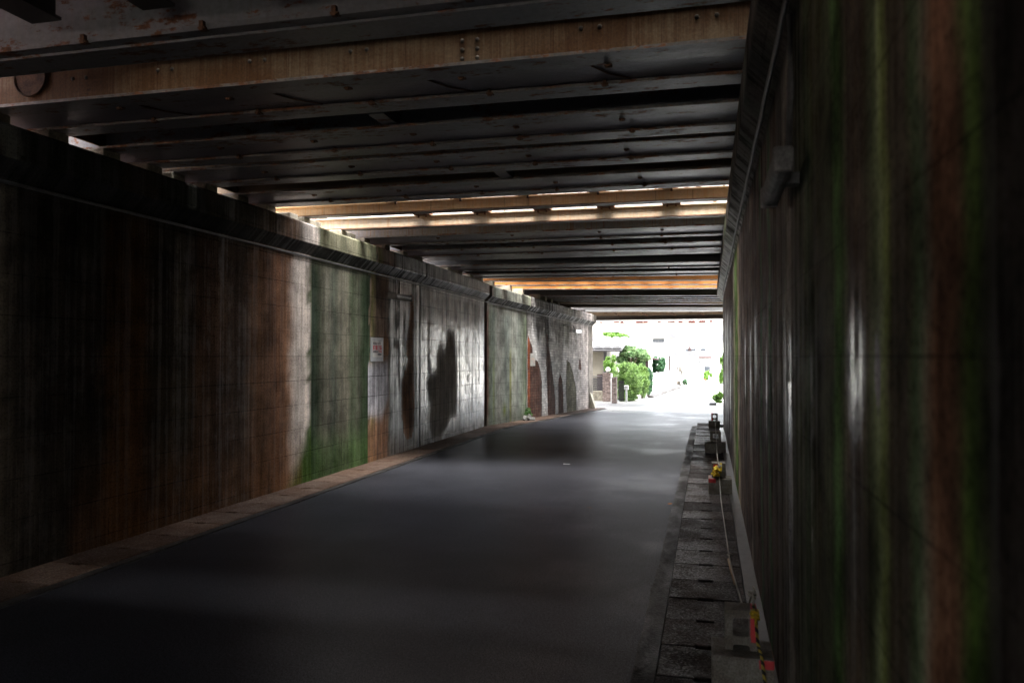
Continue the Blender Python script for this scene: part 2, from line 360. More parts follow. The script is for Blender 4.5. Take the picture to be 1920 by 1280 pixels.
def wall(name, label, side, Y0, Y1, F, mat, tab, stains=(), tint2=(0.05, 0.04, 0.03), gloss2=0.3, step=0.06, paint=None, back=True, extra=None, top_ground=True, rec=0.0):
    n = max(2, int((Y1-Y0)/step)+1); ys = np.linspace(Y0, Y1, n)
    prof = [(-rec, z) for z in np.linspace(-0.5, 2.79, 42)]
    prof += [(-rec, 2.795)] if not rec else [(0, 2.60)] if False else []
    prof += [(0.004, 2.799), (0.116, 2.912), (0.12, 2.92), (0.12, 3.0), (0.12, 3.08), (0.12, 3.13), (0.095, 3.155), (-1.15, 3.155), (-1.15, 4.1), (-1.5, 4.1), (-1.5, -0.5)]
    k = len(prof); PR = np.array(prof)
    Yg = np.repeat(ys[:, None], k, 1); Z0 = np.repeat(PR[None, :, 1], n, 0)
    X = F(Yg)+side*PR[None, :, 0]
    Zg = Z0+np.where(Z0 > -0.4, gz(Yg), 0)
    V = np.stack([X, Yg, Zg], -1).reshape(-1, 3)
    idx = np.arange(n*k).reshape(n, k)
    q = np.stack([idx[:-1, :-1], idx[1:, :-1], idx[1:, 1:], idx[:-1, 1:]], -1).reshape(-1, 4)
    if side < 0: q = q[:, ::-1]
    faces = [tuple(f) for f in q.tolist()]
    c0 = idx[0].tolist(); c1 = idx[-1].tolist()
    faces += [tuple(c0 if side > 0 else c0[::-1]), tuple(c1[::-1] if side > 0 else c1)]
    nv = len(V); verts = V.tolist()
    me = bpy.data.meshes.new(name); me.from_pydata(verts, [], faces)
    me.materials.append(mat)
    bm = bmesh.new(); bm.from_mesh(me); bmesh.ops.recalc_face_normals(bm, faces=bm.faces); bm.to_mesh(me); bm.free()
    uvl = me.uv_layers.new(name='UVMap')
    li = np.empty(len(me.loops), int); me.loops.foreach_get('vertex_index', li)
    # height along the profile so the overhang gets its own run of texture
    prl = np.concatenate([[0], np.cumsum(np.linalg.norm(np.diff(PR, axis=0), axis=1))])-0.5
    UV = np.stack([V[:, 1], np.tile(prl, n)], -1)
    uvl.data.foreach_set('uv', UV[li].astype(np.float32).ravel())
    Yf, Zf = Yg.ravel(), Z0.ravel(); Yq = Yf
    if side > 0: Yq = Yf+0.022*np.sin(7*Zf+1+Y0)+0.014*np.sin(19*Zf+Y0)+0.010*np.sin(41*Zf)
    if side < 0: Yq = Yf*(1+0.011*np.sin(4.1*Zf+0.5)+0.007*np.sin(11*Zf+Yf)+0.006*np.sin(29*Zf+3*Yf))
    T = table(tab, Yq); col = T[:, :3].copy(); gl = T[:, 3].copy()
    col2 = np.tile(np.array(tint2, float), (nv, 1)); msk = stain(stains, Yf, Zf) if len(stains) else np.zeros(nv)
    if paint: col, gl, col2, msk = paint(Yf, Zf, col, gl, col2, msk)
    if side > 0:
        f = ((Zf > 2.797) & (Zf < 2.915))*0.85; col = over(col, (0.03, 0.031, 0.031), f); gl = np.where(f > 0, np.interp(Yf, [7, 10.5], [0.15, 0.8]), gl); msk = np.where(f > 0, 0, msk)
    if side > 0:
        f = (np.tile(PR[:, 0], n) < -1.0).astype(float); col = over(col, (0.62, 0.50, 0.48), f)
    gl = gl*(1-msk)+gloss2*msk
    for nm, arr in (('tint', col), ('tint2', col2), ('mask', np.stack([gl, msk, np.zeros(nv)], -1))):
        at = me.attributes.new(nm, 'FLOAT_COLOR', 'POINT')
        at.data.foreach_set('color', np.concatenate([arr, np.ones((nv, 1))], 1).astype(np.float32).ravel())
    o = bpy.data.objects.new(name, me); C.objects.link(o)
    return tag(o, label, 'wall')

def sstep(x, a, b):
    t = np.clip((x-a)/(b-a), 0, 1); return t*t*(3-2*t)
def over(col, c, f): return col*(1-f[:, None])+np.asarray(c, float)*f[:, None]

# --- left side, near to far
def paint_brown(Y, Z, col, gl, c2, m):
    # moss creeping up from the foot of the wall beside the green stretch
    f = np.clip(sdf([(8.2, -0.3), (8.55, 0.1), (9.05, 0.75), (9.3, 0.75), (9.3, -0.3)], Y, Z)/0.2+0.6, 0, 1)
    col = over(col, (0.06, 0.105, 0.025), f)
    # ochre soil splash low down
    f = sstep(-Z, -0.9, -0.1)*0.5*(Y > 5.2)*(Y < 8.8); col = over(col, (0.11, 0.05, 0.02), f)
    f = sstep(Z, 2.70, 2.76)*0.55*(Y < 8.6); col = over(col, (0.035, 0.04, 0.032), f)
    return col, gl, c2, m
tabL1 = [(-16.0, 0.0374, 0.03, 0.0226, 0.2), (4.15, 0.0374, 0.03, 0.0226, 0.2), (4.25, 0.104, 0.0854, 0.0606, 0.2), (4.52, 0.104, 0.0854, 0.0606, 0.2), (4.6, 0.0374, 0.03, 0.0226, 0.25), (5.2, 0.0257, 0.0204, 0.015, 0.25),  # short pale band paints in light from the gap overhead
         (5.45, 0.0257, 0.0204, 0.015, 0.25), (5.6, 0.0636, 0.0304, 0.0105, 0.2), (5.9, 0.0554, 0.0255, 0.0089, 0.2), (6.1, 0.0262, 0.0195, 0.0117, 0.25), (6.6, 0.0231, 0.0187, 0.0133, 0.25), (6.75, 0.0539, 0.0308, 0.0174, 0.25),  # brown stain tints, lowered further to stand in for the lack of light
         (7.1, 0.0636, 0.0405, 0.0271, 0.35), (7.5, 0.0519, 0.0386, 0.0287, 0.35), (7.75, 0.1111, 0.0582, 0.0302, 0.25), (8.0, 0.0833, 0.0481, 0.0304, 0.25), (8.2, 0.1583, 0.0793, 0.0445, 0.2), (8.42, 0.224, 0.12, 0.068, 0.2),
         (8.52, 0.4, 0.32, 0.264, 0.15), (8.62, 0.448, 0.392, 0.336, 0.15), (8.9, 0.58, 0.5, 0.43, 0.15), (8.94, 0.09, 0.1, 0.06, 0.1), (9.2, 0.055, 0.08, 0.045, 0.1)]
wall('concrete_wall', 'brown stained concrete wall at the left, shade painted in, with a pale stripe at its far end', 1, -16, 9.0, FL, M['conc'], tabL1, step=0.09, paint=paint_brown)

def paint_moss(Y, Z, col, gl, c2, m):
    f = sstep(Z, 2.60, 2.9)*0.5; col = over(col, (0.22, 0.21, 0.13), f)
    f = sstep(-Z, -0.75, -0.2)*0.7; col = over(col, (0.055, 0.10, 0.03), f)
    return col, gl, c2, m
tabL2 = [(9.0, 0.0316, 0.0438, 0.0297, 0.1), (9.12, 0.0395, 0.0516, 0.0334, 0.1), (9.25, 0.08, 0.08, 0.0557, 0.1), (9.45, 0.1332, 0.127, 0.0967, 0.1), (9.6, 0.0553, 0.0634, 0.0472, 0.1), (9.8, 0.1324, 0.1243, 0.0919, 0.1), (10.0, 0.1271, 0.119, 0.0886, 0.1),
         (10.15, 0.0551, 0.0673, 0.041, 0.1), (10.35, 0.0805, 0.0825, 0.0582, 0.1), (10.5, 0.0337, 0.0459, 0.0256, 0.1), (10.69, 0.0289, 0.0431, 0.0248, 0.1)]
wall('mossy_wall', 'green mossy concrete stretch of the left wall under the first daylight slits', 1, 9.0, 10.69, FL, M['conc'], tabL2, step=0.05, paint=paint_moss)

P1 = [(12.33,2.57),(12.5,2.58),(12.56,2.07),(12.51,1.8),(12.51,1.57),(12.44,1.54),(12.54,1.5),(12.56,.91),(12.57,.46),(12.45,.21),(12.23,.18),(12.09,.33),(11.99,.59),(11.97,1.11),(12.15,1.34),(12.29,1.51),(12.2,1.58),(12.19,1.79),(12.26,2.01),(12.33,2.24)]
PB = [(11.31,1.95),(11.46,1.78),(11.48,1.6),(11.36,1.55),(11.25,1.57),(11.23,1.74)]
def paint_streaky(Y, Z, col, gl, c2, m):
    f = np.clip(sdf([(10.65,1.42),(11.40,1.45),(11.44,.96),(11.2,.62),(10.6,.72)], Y, Z)/0.1+0.6, 0, 1)*(Y < 11.5)
    col = over(col, (0.36, 0.35, 0.37), f)
    f = sstep(-Z, -0.85, -0.35)*(Y < 11.45); col = over(col, (0.21, 0.105, 0.055), f*0.85)
    f = sstep(-Z, -0.5, -0.1)*(Y > 11.4); col = over(col, (0.10, 0.065, 0.045), f*0.8)
    f = sstep(Z, 1.5, 2.5)*(Y > 11.5)*0.75; col = over(col, (0.085, 0.07, 0.055), f)
    return col, gl, c2, m
tabL3 = [(10.6, 0.05, 0.07, 0.04, 0.1), (10.735, 0.05, 0.07, 0.04, 0.1), (10.745, 0.345, 0.253, 0.184, 0.2), (10.76, 0.345, 0.253, 0.1725, 0.2), (10.82, 0.161, 0.1495, 0.0575, 0.2), (10.92, 0.1725, 0.1437, 0.069, 0.2), (11.0, 0.1955, 0.1323, 0.092, 0.2), (11.3, 0.207, 0.1265, 0.0862, 0.25), (11.45, 0.1725, 0.1265, 0.0978, 0.3),
         (11.53, 0.0794, 0.0991, 0.0859, 0.65), (11.62, 0.2909, 0.2975, 0.2909, 0.78), (11.75, 0.2116, 0.2248, 0.2183, 0.78), (11.9, 0.3703, 0.3835, 0.3769, 0.85), (12.1, 0.3438, 0.3703, 0.3504, 0.85), (12.45, 0.3306, 0.3438, 0.3372, 0.78), (12.8, 0.3174, 0.3306, 0.3306, 0.78)]
wall('streaked_wall', 'grey and brown streaked stretch of the left wall carrying the red lettered notice', 1, 10.69, 12.79, FL, M['block'], tabL3, (P1, PB), (0.17, 0.085, 0.042), 0.1, step=0.04, paint=paint_streaky)

P2 = [(14.27,2.01),(14.36,2.07),(14.52,2.06),(14.59,2.01),(14.69,2.05),(14.76,1.84),(14.83,1.22),(14.86,.8),(14.83,.39),(14.5,.38),(14.28,.23),(14.03,.1),(13.91,-.05),(13.44,.05),(13.33,.31),(13.36,.68),(13.24,.92),(13.22,1.11),(13.38,1.25),(13.67,1.31),(13.72,1.63),(13.84,1.76),(13.96,1.78),(14.02,1.7),(14.14,1.67),(14.24,1.83)]  # outline of the dark matte patch in the pale panel
def paint_block(Y, Z, col, gl, c2, m):
    f = sstep(Z, 2.0, 2.62)*0.45; col = over(col, (0.20, 0.175, 0.155), f)
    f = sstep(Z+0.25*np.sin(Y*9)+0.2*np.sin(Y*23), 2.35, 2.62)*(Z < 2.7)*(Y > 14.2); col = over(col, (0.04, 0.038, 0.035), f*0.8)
    f = np.clip(sdf([(16.0,2.6),(16.3,2.6),(16.35,1.9),(16.2,1.6)], Y, Z)/0.15+0.7, 0, 1); col = over(col, (0.06, 0.06, 0.055), f*0.8)
    f = sstep(-Z, -0.4, -0.05); col = over(col, (0.15, 0.13, 0.11), f*0.7)
    f = np.exp(-((Y-15.4)/0.5)**2-((Z-1.6)/0.4)**2); col = over(col, (0.34, 0.34, 0.24), f*0.5)
    gl = gl*(1-0.5*sstep(Z, 1.9, 2.4)); return col, gl, c2, m
tabL4 = [(12.83, 0.2587, 0.2587, 0.2495, 0.82), (12.93, 0.499, 0.499, 0.4805, 0.91), (13.3, 0.6838, 0.6838, 0.656, 1), (14.2, 0.7392, 0.73, 0.7022, 1), (15.0, 0.7762, 0.7946, 0.7577, 1), (16.0, 0.7946, 0.8, 0.7946, 1), (16.75, 0.7392, 0.7577, 0.7392, 1), (16.84, 0.462, 0.462, 0.4435, 1)]  # pale tints, raised to stand in for the sheen of exit light
wall('block_wall', 'pale grey block panel of the left wall with a dark two peaked stain', 1, 12.86, 16.84, FL, M['block'], tabL4, (P2,), (0.18, 0.15, 0.12), 0.15, step=0.04, paint=paint_block)

def paint_pale(Y, Z, col, gl, c2, m):
    f = sstep(Z, 2.55, 2.62)*0.5; col = over(col, (0.26, 0.25, 0.20), f)
    f = np.exp(-((Y-18.72)/0.07)**2)*sstep(-Z, -2.0, -1.4)*0.8; col = over(col, (0.26, 0.26, 0.05), f)
    f = np.exp(-((Y-17.6)/0.06)**2)*sstep(-Z, -1.9, -1.3)*0.6; col = over(col, (0.19, 0.22, 0.06), f)
    f = np.exp(-((Y-18.3)/0.12)**2-((Z-0.3)/0.15)**2)*0.9; col = over(col, (0.17, 0.22, 0.03), f)
    f = sstep(-Z, -0.4, -0.1)*0.6; col = over(col, (0.13, 0.14, 0.11), f)
    return col, gl, c2, m
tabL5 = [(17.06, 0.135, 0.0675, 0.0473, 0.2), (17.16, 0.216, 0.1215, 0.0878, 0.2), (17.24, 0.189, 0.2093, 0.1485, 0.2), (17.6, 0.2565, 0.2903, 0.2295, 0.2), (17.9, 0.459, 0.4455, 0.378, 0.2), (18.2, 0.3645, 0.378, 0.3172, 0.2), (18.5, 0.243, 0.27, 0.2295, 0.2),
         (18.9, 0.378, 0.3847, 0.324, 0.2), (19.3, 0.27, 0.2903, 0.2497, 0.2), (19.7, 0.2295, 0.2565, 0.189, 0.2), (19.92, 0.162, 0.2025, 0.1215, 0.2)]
wall('pale_wall', 'pale grey green concrete stretch of the left wall with yellow moss drips', 1, 17.06, 19.92, FL, M['conc'], tabL5, step=0.05, paint=paint_pale)

BR = [[(20.02,2.2),(20.07,2.16),(20.4,1.88),(20.48,1.59),(20.91,1.49),(21.13,1.21),(21.22,.94),(21.21,-.4),(20.02,-.4)],
      [(21.63,2.3),(21.75,2.3),(21.91,1.82),(22.05,1.6),(22.19,1.26),(22.39,.77),(22.49,.33),(22.5,-.4),(21.81,-.4),(21.72,.65),(21.63,1.48)],
      [(22.95,1.19),(23.21,.95),(23.31,.59),(23.36,-.3),(22.79,-.3),(22.79,.9)],
      [(23.69,1.6),(24.08,1.48),(24.42,1.17),(24.77,.69),(24.83,-.1),(23.74,-.1),(23.58,.58),(23.61,1.18)],
      [(25.21,1.73),(25.45,1.28),(25.02,1.32)]]
def paint_brickw(Y, Z, col, gl, c2, m):
    f = np.clip(sdf(BR[3], Y, Z)/0.1+0.6, 0, 1); c2 = over(c2, (0.15, 0.14, 0.095), f)
    f = sstep(Y, 20.28, 20.12); c2 = over(c2, (0.26, 0.075, 0.03), f)
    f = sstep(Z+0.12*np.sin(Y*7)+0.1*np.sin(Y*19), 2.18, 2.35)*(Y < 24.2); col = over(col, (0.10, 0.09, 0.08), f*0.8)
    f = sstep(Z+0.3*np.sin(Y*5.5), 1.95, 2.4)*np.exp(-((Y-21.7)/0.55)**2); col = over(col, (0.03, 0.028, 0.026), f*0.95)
    f = np.exp(-((Y-23.6)/0.5)**2)*sstep(Z, 1.85, 2.1); col = over(col, (0.22, 0.22, 0.17), f*0.8)
    f = sstep(-Z, -0.3, 0.05)*(Y < 25); col = over(col, (0.22, 0.18, 0.16), f*0.5)
    return col, gl, c2, m
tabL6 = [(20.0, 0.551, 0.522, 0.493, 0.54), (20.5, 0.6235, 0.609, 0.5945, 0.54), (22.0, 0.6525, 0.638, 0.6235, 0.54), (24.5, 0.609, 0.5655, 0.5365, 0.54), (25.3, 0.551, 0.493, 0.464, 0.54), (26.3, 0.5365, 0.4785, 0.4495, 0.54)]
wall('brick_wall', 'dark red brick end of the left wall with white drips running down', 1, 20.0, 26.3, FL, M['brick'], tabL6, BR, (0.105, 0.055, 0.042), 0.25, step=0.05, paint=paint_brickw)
tabL7 = [(26.36, .30, .28, .25, .2), (26.9, .34, .31, .28, .2)]
wp = wall('concrete_pier', 'grey concrete end pier of the left wall beside the sunny exit', 1, 26.36, 26.9, FL, M['conc'], tabL7, step=0.05)
wp['category'] = 'pier'
b = MB(); b.prism([(0, 0, 0), (0.20, 0, 0), (0.0, 0, 0.62)], (float(FL(26.6)), 26.45, -0.27), (float(FL(26.6)), 26.82, -0.27))
b.build('buttress', M['cream_c'], wp)

# dark sealed joints between the stretches
for a, z in ((12.79, 12.86), (16.84, 17.06), (19.92, 20.0), (26.3, 26.36)):
    o = MB(); dep = 0.16 if a > 16 and a < 17 else 0.10
    o.box(float(FL(a))-dep-0.25, float(FL(a))-dep, a+0.002, z-0.002, -0.5, 3.1)
    q = o.build('joint_filler', M['black']); tag(q, {12.79: 'narrow black joint between the streaked stretch and the pale block panel', 16.84: 'wide black joint after the pale grey block panel', 19.92: 'black joint between pale concrete and the brick end of the wall', 26.3: 'black joint beside the end pier of the brick wall'}[a], 'joint')

# --- right side
def paint_right(Y, Z, col, gl, c2, m):
    # pale lime and wet patch at the eye level joint
    for y0, w_, z0, z1, k in ((1.86, .11, 1.45, 1.80, .8), (1.62, .05, 1.5, 1.75, .5), (3.35, .13, 1.1, 1.75, .85), (0.93, .05, 1.5, 1.62, .6), (2.62, .03, .9, 1.7, .35), (5.6, .2, 1.4, 2.0, .4), (1.88, .09, 0.95, 1.5, .35), (3.3, .10, .65, 1.35, .7), (4.6, .06, 1.2, 1.75, .5), (6.3, .10, 1.0, 1.9, .6), (7.2, .10, 1.2, 1.9, .5), (12, .25, .4, 2.4, .5), (13.5, .3, .4, 2.4, .5), (15.2, .3, .3, 2.5, .5)):
        f = np.exp(-((Y-y0)/w_)**2)*sstep(Z, z0-0.25, z0+0.1)*sstep(-Z, -z1, -z1+0.28)*k
        m = np.maximum(m, np.clip(f*1.6, 0, .9))
    f = np.exp(-((Y-1.07)/0.035)**2)*sstep(-Z, -1.9, -0.8); col = over(col, (0.09, 0.20, 0.02), f)
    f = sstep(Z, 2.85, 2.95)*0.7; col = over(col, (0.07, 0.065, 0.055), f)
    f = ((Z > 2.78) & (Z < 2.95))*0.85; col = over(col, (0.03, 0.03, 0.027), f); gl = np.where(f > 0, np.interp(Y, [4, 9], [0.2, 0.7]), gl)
    return col, gl, c2, m
tabR = [(-16.0, 0.04, 0.035, 0.03, 0.3), (0.98, 0.04, 0.034, 0.028, 0.35), (1.035, 0.0945, 0.0945, 0.063, 0.15), (1.06, 0.189, 0.294, 0.0735, 0.05), (1.09, 0.21, 0.315, 0.0945, 0.05), (1.115, 0.2359, 0.1771, 0.1015, 0.05), (1.15, 0.3633, 0.1869, 0.1113, 0.05), (1.24, 0.3448, 0.1852, 0.1063, 0.05), (1.275, 0.3983, 0.3143, 0.2219, 0.05),
        (1.3, 0.2798, 0.3214, 0.1969, 0.05), (1.34, 0.1303, 0.1995, 0.0958, 0.1), (1.4, 0.1117, 0.091, 0.0633, 0.17), (1.52, 0.1112, 0.0973, 0.0627, 0.17), (1.57, 0.274, 0.3431, 0.1011, 0.1), (1.61, 0.3511, 0.4203, 0.2128, 0.1), (1.66, 0.1344, 0.1688, 0.0825, 0.15), (1.78, 0.1543, 0.1197, 0.0851, 0.2), (1.95, 0.1676, 0.133, 0.0984, 0.2),
        (2.05, 0.1303, 0.2167, 0.0785, 0.1), (2.12, 0.1529, 0.2913, 0.1011, 0.1), (2.2, 0.1082, 0.1256, 0.0668, 0.17), (2.5, 0.0702, 0.0646, 0.0346, 0.32), (2.72, 0.0744, 0.1025, 0.0556, 0.24), (2.8, 0.1525, 0.1619, 0.1056, 0.24), (2.86, 0.0687, 0.0781, 0.0406, 0.32), (3.2, 0.085, 0.0756, 0.0569, 0.4),
        (3.3, 0.23, 0.2112, 0.1737, 0.48), (3.42, 0.245, 0.2262, 0.1888, 0.48), (3.55, 0.085, 0.0756, 0.0569, 0.4), (4.2, 0.0793, 0.053, 0.0418, 0.4), (4.35, 0.07, 0.145, 0.07, 0.32), (4.5, 0.0793, 0.053, 0.0418, 0.4), (4.9, 0.0793, 0.053, 0.0418, 0.4), (5.05, 0.085, 0.16, 0.085, 0.32), (5.2, 0.0875, 0.0556, 0.0444, 0.4),
        (5.9, 0.0951, 0.0633, 0.0501, 0.4), (6.2, 0.2475, 0.21, 0.1725, 0.4), (6.4, 0.0951, 0.0633, 0.0501, 0.4), (8.3, 0.0949, 0.0668, 0.0499, 0.4), (8.7, 0.3144, 0.2487, 0.1644, 0.24), (8.95, 0.2987, 0.2425, 0.1487, 0.24), (9.1, 0.1269, 0.2112, 0.0519, 0.16), (9.7, 0.1506, 0.2256, 0.0663, 0.16), (10.2, 0.3106, 0.2825, 0.1794, 0.24), (10.6, 0.1244, 0.1056, 0.0775, 0.4),
        (11.5, 0.1081, 0.0894, 0.08, 0.56), (16.8, 0.1231, 0.1044, 0.095, 0.64), (17.4, 0.1, 0.1, 0.05, 0.4), (18.0, 0.12, 0.13, 0.06, 0.3), (30.0, 0.1, 0.1, 0.06, 0.4)]
M['concR'] = wall_mat('concrete_stained_wet', 40.0, 0.27, 0.0045, 0.5, -0.20, 0.38, 0.25, spec=0.6, wet=0.44, streak=0.85, mott=(0.25, 1.75))
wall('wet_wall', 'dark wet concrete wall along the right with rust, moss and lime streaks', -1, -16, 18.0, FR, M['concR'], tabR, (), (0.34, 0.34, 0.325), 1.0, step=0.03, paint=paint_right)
wall('return_wall', 'far end of the right wall bending away by the exit', -1, 18.03, 27.5, FR, M['concR'], tabR, step=0.1)

# ------------------------------------------------------------------ ground, road
def strip(name, mat, xa, xb, ys, dz, kind='structure', th=0.0):
    v = []; f = []
    ys = list(ys)
    for y in ys:
        z = g1(y)+dz
        v += [(xa(y), y, z), (xb(y), y, z)]
    for i in range(len(ys)-1): f.append((2*i, 2*i+1, 2*i+3, 2*i+2))
    b = MB(); b.add(v, f)
    if th:
        n = len(b.v)
        for y in ys:
            z = g1(y)+dz-th
            b.v += [(xa(y), y, z), (xb(y), y, z)]
        for i in range(len(ys)-1):
            for a in (0, 1):
                b.f.append((2*i+a, 2*i+2+a, n+2*i+2+a, n+2*i+a)); b.m.append(0); b.s.append(False)
        b.f.append((0, 1, n+1, n)); b.m.append(0); b.s.append(False)
        e = 2*(len(ys)-1)
        b.f.append((e, e+1, n+e+1, n+e)); b.m.append(0); b.s.append(False)
    o = b.build(name, mat); tag(o, kind=kind); return o
b = MB(); b.box(-160, 160, -160, 160, -0.8, -0.30); tag(b.build('ground', M['earth']), kind='structure')
ys = np.concatenate([np.arange(-16, 16, 1.0), np.arange(16, 32, 0.5), np.arange(32, 60, 2.0)])
roadL = lambda y: float(FL(y))+(0.50 if y < 12 else 0.5) if y < 26.9 else float(np.interp(y, [26.9, 27.3, 60], [-3.35, -9, -9]))
roadR = lambda y: -0.355 if y < 18.6 else float(np.interp(y, [18.6, 19.6, 20.2, 60], [-0.33, 0.1, 2.4, 7]))
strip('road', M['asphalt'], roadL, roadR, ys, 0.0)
M['bed'] = plain('gutter_bed', (0.05, 0.045, 0.04), 0.9, 0.3, 8, 0.3)
strip('gutter_bed', M['bed'], lambda y: float(FL(y))-0.05, roadL, ys[ys < 27], -0.03)
strip('gutter_bed', M['bed'], roadR, lambda y: float(FR(y))+0.05, ys[ys < 19.2], -0.03)
# kerb edging with a ragged cast edge
def kerbmat():
    t = NT('kerb_concrete'); p = t.pos()
    a = t.noise(t.map(p, (3, 1.2, 1)), 1, 6, 0.7); g = t.noise(p, 60, 3, 0.65)
    c = t.mix(t.rng(a, 0.35, 0.65), (0.024, 0.02, 0.018), (0.048, 0.046, 0.044)); c = t.scale(c, t.rng(g, 0.3, 0.7, 0.6, 1.2))
    t.bump(t.math('ADD', g, a), 0.7, 0.012)
    return t.done(c, t.rng(a, 0.3, 0.7, 0.85, 0.5), 0.2)
M['kerb'] = kerbmat()
def ragged(seed):
    r = np.random.default_rng(seed); ph = r.uniform(0, 6, 6)
    return lambda y: 0.004*math.sin(y*2.1+ph[0])+0.003*math.sin(y*5.3+ph[1])+0.002*math.sin(y*13+ph[2])+0.001*math.sin(y*31+ph[3])
rg = ragged(3); rg2 = ragged(5)
strip('kerb', M['kerb'], lambda y: roadR(y)-0.0+rg(y)-0.01, lambda y: -0.255 if y < 18.6 else roadR(y)+0.1, np.arange(-2, 19.3, 0.08), 0.022, th=0.12)
strip('kerb', M['kerb'], lambda y: float(FL(y))+0.47, lambda y: float(FL(y))+0.54+rg2(y)*1.5, np.arange(-2, 26.8, 0.1), 0.012, th=0.12)
M['wetledge'] = plain('wet_ledge_concrete', (0.045, 0.042, 0.042), 0.35, 0.4, 9, 0.5, 0.5)
strip('ledge', M['wetledge'], lambda y: 0.222, lambda y: float(FR(y))+0.02, np.arange(-2, 18.2, 0.2), 0.035, th=0.12)

def covermat(name, c1, c2, wet):
    t = NT(name); p = t.pos('Object'); oi = t.n('ShaderNodeObjectInfo').outputs['Random']
    cx = t.n('ShaderNodeCombineXYZ'); t.put(cx.inputs[0], t.math('MULTIPLY', oi, 37.0)); t.put(cx.inputs[1], t.math('MULTIPLY', oi, 91.0))
    ad = t.n('ShaderNodeVectorMath', operation='ADD'); t.link(p, ad.inputs[0]); t.link(cx.outputs[0], ad.inputs[1]); q = ad.outputs[0]
    a = t.noise(q, 3, 5, 0.65); g = t.noise(q, 75, 3, 0.7)
    vo = t.n('ShaderNodeTexVoronoi'); t.link(q, vo.inputs['Vector']); vo.inputs['Scale'].default_value = 70
    c = t.mix(t.rng(a, 0.35, 0.65), c1, c2); c = t.scale(c, t.rng(g, 0.3, 0.7, 0.6, 1.3)); c = t.scale(c, t.math('ADD', 0.75, t.math('MULTIPLY', oi, 0.5)))
    r = t.rng(t.math('ADD', a, t.math('MULTIPLY', t.math('SUBTRACT', oi, 0.5), 0.3)), 0.35, 0.65, 0.75, 0.75-wet)
    r = t.math('MULTIPLY', t.math('ADD', r, 0.22), t.rng(t.noise(q, 90, 3, 0.7), 0.35, 0.65, 0.5, 1.5), clamp=True)
    t.bump(t.math('ADD', vo.outputs['Distance'], g), 0.35, 0.004)
    return t.done(c, r, 0.2)
M['coverR'] = covermat('gutter_cover_wet', (0.026, 0.018, 0.0145), (0.034, 0.030, 0.028), 0.38)
M['coverL'] = covermat('gutter_cover_rusty', (0.085, 0.05, 0.034), (0.125, 0.088, 0.068), 0.1)
def cover(w_, l_, mat):
    n = 0.05; d = 0.022; x0, x1 = 0.0, w_; xm = w_*0.48
    P = [(x0, 0), (xm-n, 0), (xm-n, d), (xm+n, d), (xm+n, 0), (x1, 0), (x1, l_), (xm+n, l_), (xm+n, l_-d), (xm-n, l_-d), (xm-n, l_), (x0, l_)]
    b = MB(); b.prism([(x, y, 0) for x, y in P], (0, 0, 0), (0, 0, 0.05))
    return b.build('gutter_cover', mat, bevel=0.006)
proto = cover(0.47, 0.418, M['coverR'])
y = -1.2; i = 0
while y < 18.6:
    o = proto if i == 0 else dup(proto)
    o.location = (-0.25, y, -0.022+random.uniform(-.003, .003)); o.rotation_euler = (random.uniform(-.006, .006), random.uniform(-.006, .006), random.uniform(-.004, .004))
    tag(o, 'wet dark concrete gutter cover with a hand slot beside the right wall', 'gutter cover', 'wet gutter covers along the right wall')
    y += 0.425; i += 1
proto = cover(0.46, 0.49, M['coverL'])
y = 2.0; i = 0
while y < 26.4:
    o = proto if i == 0 else dup(proto)
    o.location = (float(FL(y))+0.005, y, g1(y)-0.03+random.uniform(-.003, .003)); o.rotation_euler = (random.uniform(-.006, .006), random.uniform(-.006, .006), -math.atan(0.1033) if y > 17.3 else random.uniform(-.004, .004))
    tag(o, 'rust brown concrete gutter cover at the foot of the left wall', 'gutter cover', 'rust brown gutter covers along the left wall')
    y += 0.497; i += 1

# ------------------------------------------------------------------ bridges overhead
XL, XR = -5.45, 1.35
def girder(parent, yl, yr, z, h=0.45, bf=0.2, tf=0.02, tw=0.02, m_web='grey', m_fl='grey', name='girder', xl=XL, xr=XR, m_edge=None, wo=None):
    """riveted I section from left seat to right seat; yl, yr = near edge of the bottom flange at the two ends"""
    o = wo if wo else bf/2
    P = [(0, 0, 0), (0, bf, 0), (0, bf, tf), (0, o+tw/2, tf), (0, o+tw/2, h-tf), (0, bf, h-tf), (0, bf, h), (0, 0, h), (0, 0, h-tf), (0, o-tw/2, h-tf), (0, o-tw/2, tf), (0, 0, tf)]
    ms = [1, 1, 1, 0, 1, 1, 1, 1, 1, 0, 1, 2]
    sl = (yr-yl)/(0.25+4.75)
    b = MB(); b.prism(P, (xl, yl+sl*(xl+4.75), z), (xr, yl+sl*(xr+4.75), z), ms)
    return b.build(name, [M[m_web], M[m_fl], M[m_edge or m_web]], parent)
def slabx(parent, name, mat, yl0, yr0, yl1, yr1, z, th, xl=XL+0.1, xr=XR):
    def yy(a, c, x): return a+(c-a)/5.0*(x+4.75)
    b = MB()
    v = [(xl, yy(yl0, yr0, xl), z), (xr, yy(yl0, yr0, xr), z), (xr, yy(yl1, yr1, xr), z), (xl, yy(yl1, yr1, xl), z)]
    v += [(p[0], p[1], z+th) for p in v]
    b.add(v, [(0, 3, 2, 1), (4, 5, 6, 7), (0, 1, 5, 4), (1, 2, 6, 5), (2, 3, 7, 6), (3, 0, 4, 7)])
    return b.build(name, M[mat], parent)
def bridge(name, label, y, z=3.3, cat='bridge'):
    return tag(empty(name, (0, y, z)), label, cat)
def inv(o, root):
    o.matrix_parent_inverse = Matrix.Translation(root.location).inverted(); return o
def finish(root):
    for ch in root.children:
        inv(ch, root)
clip_me = None
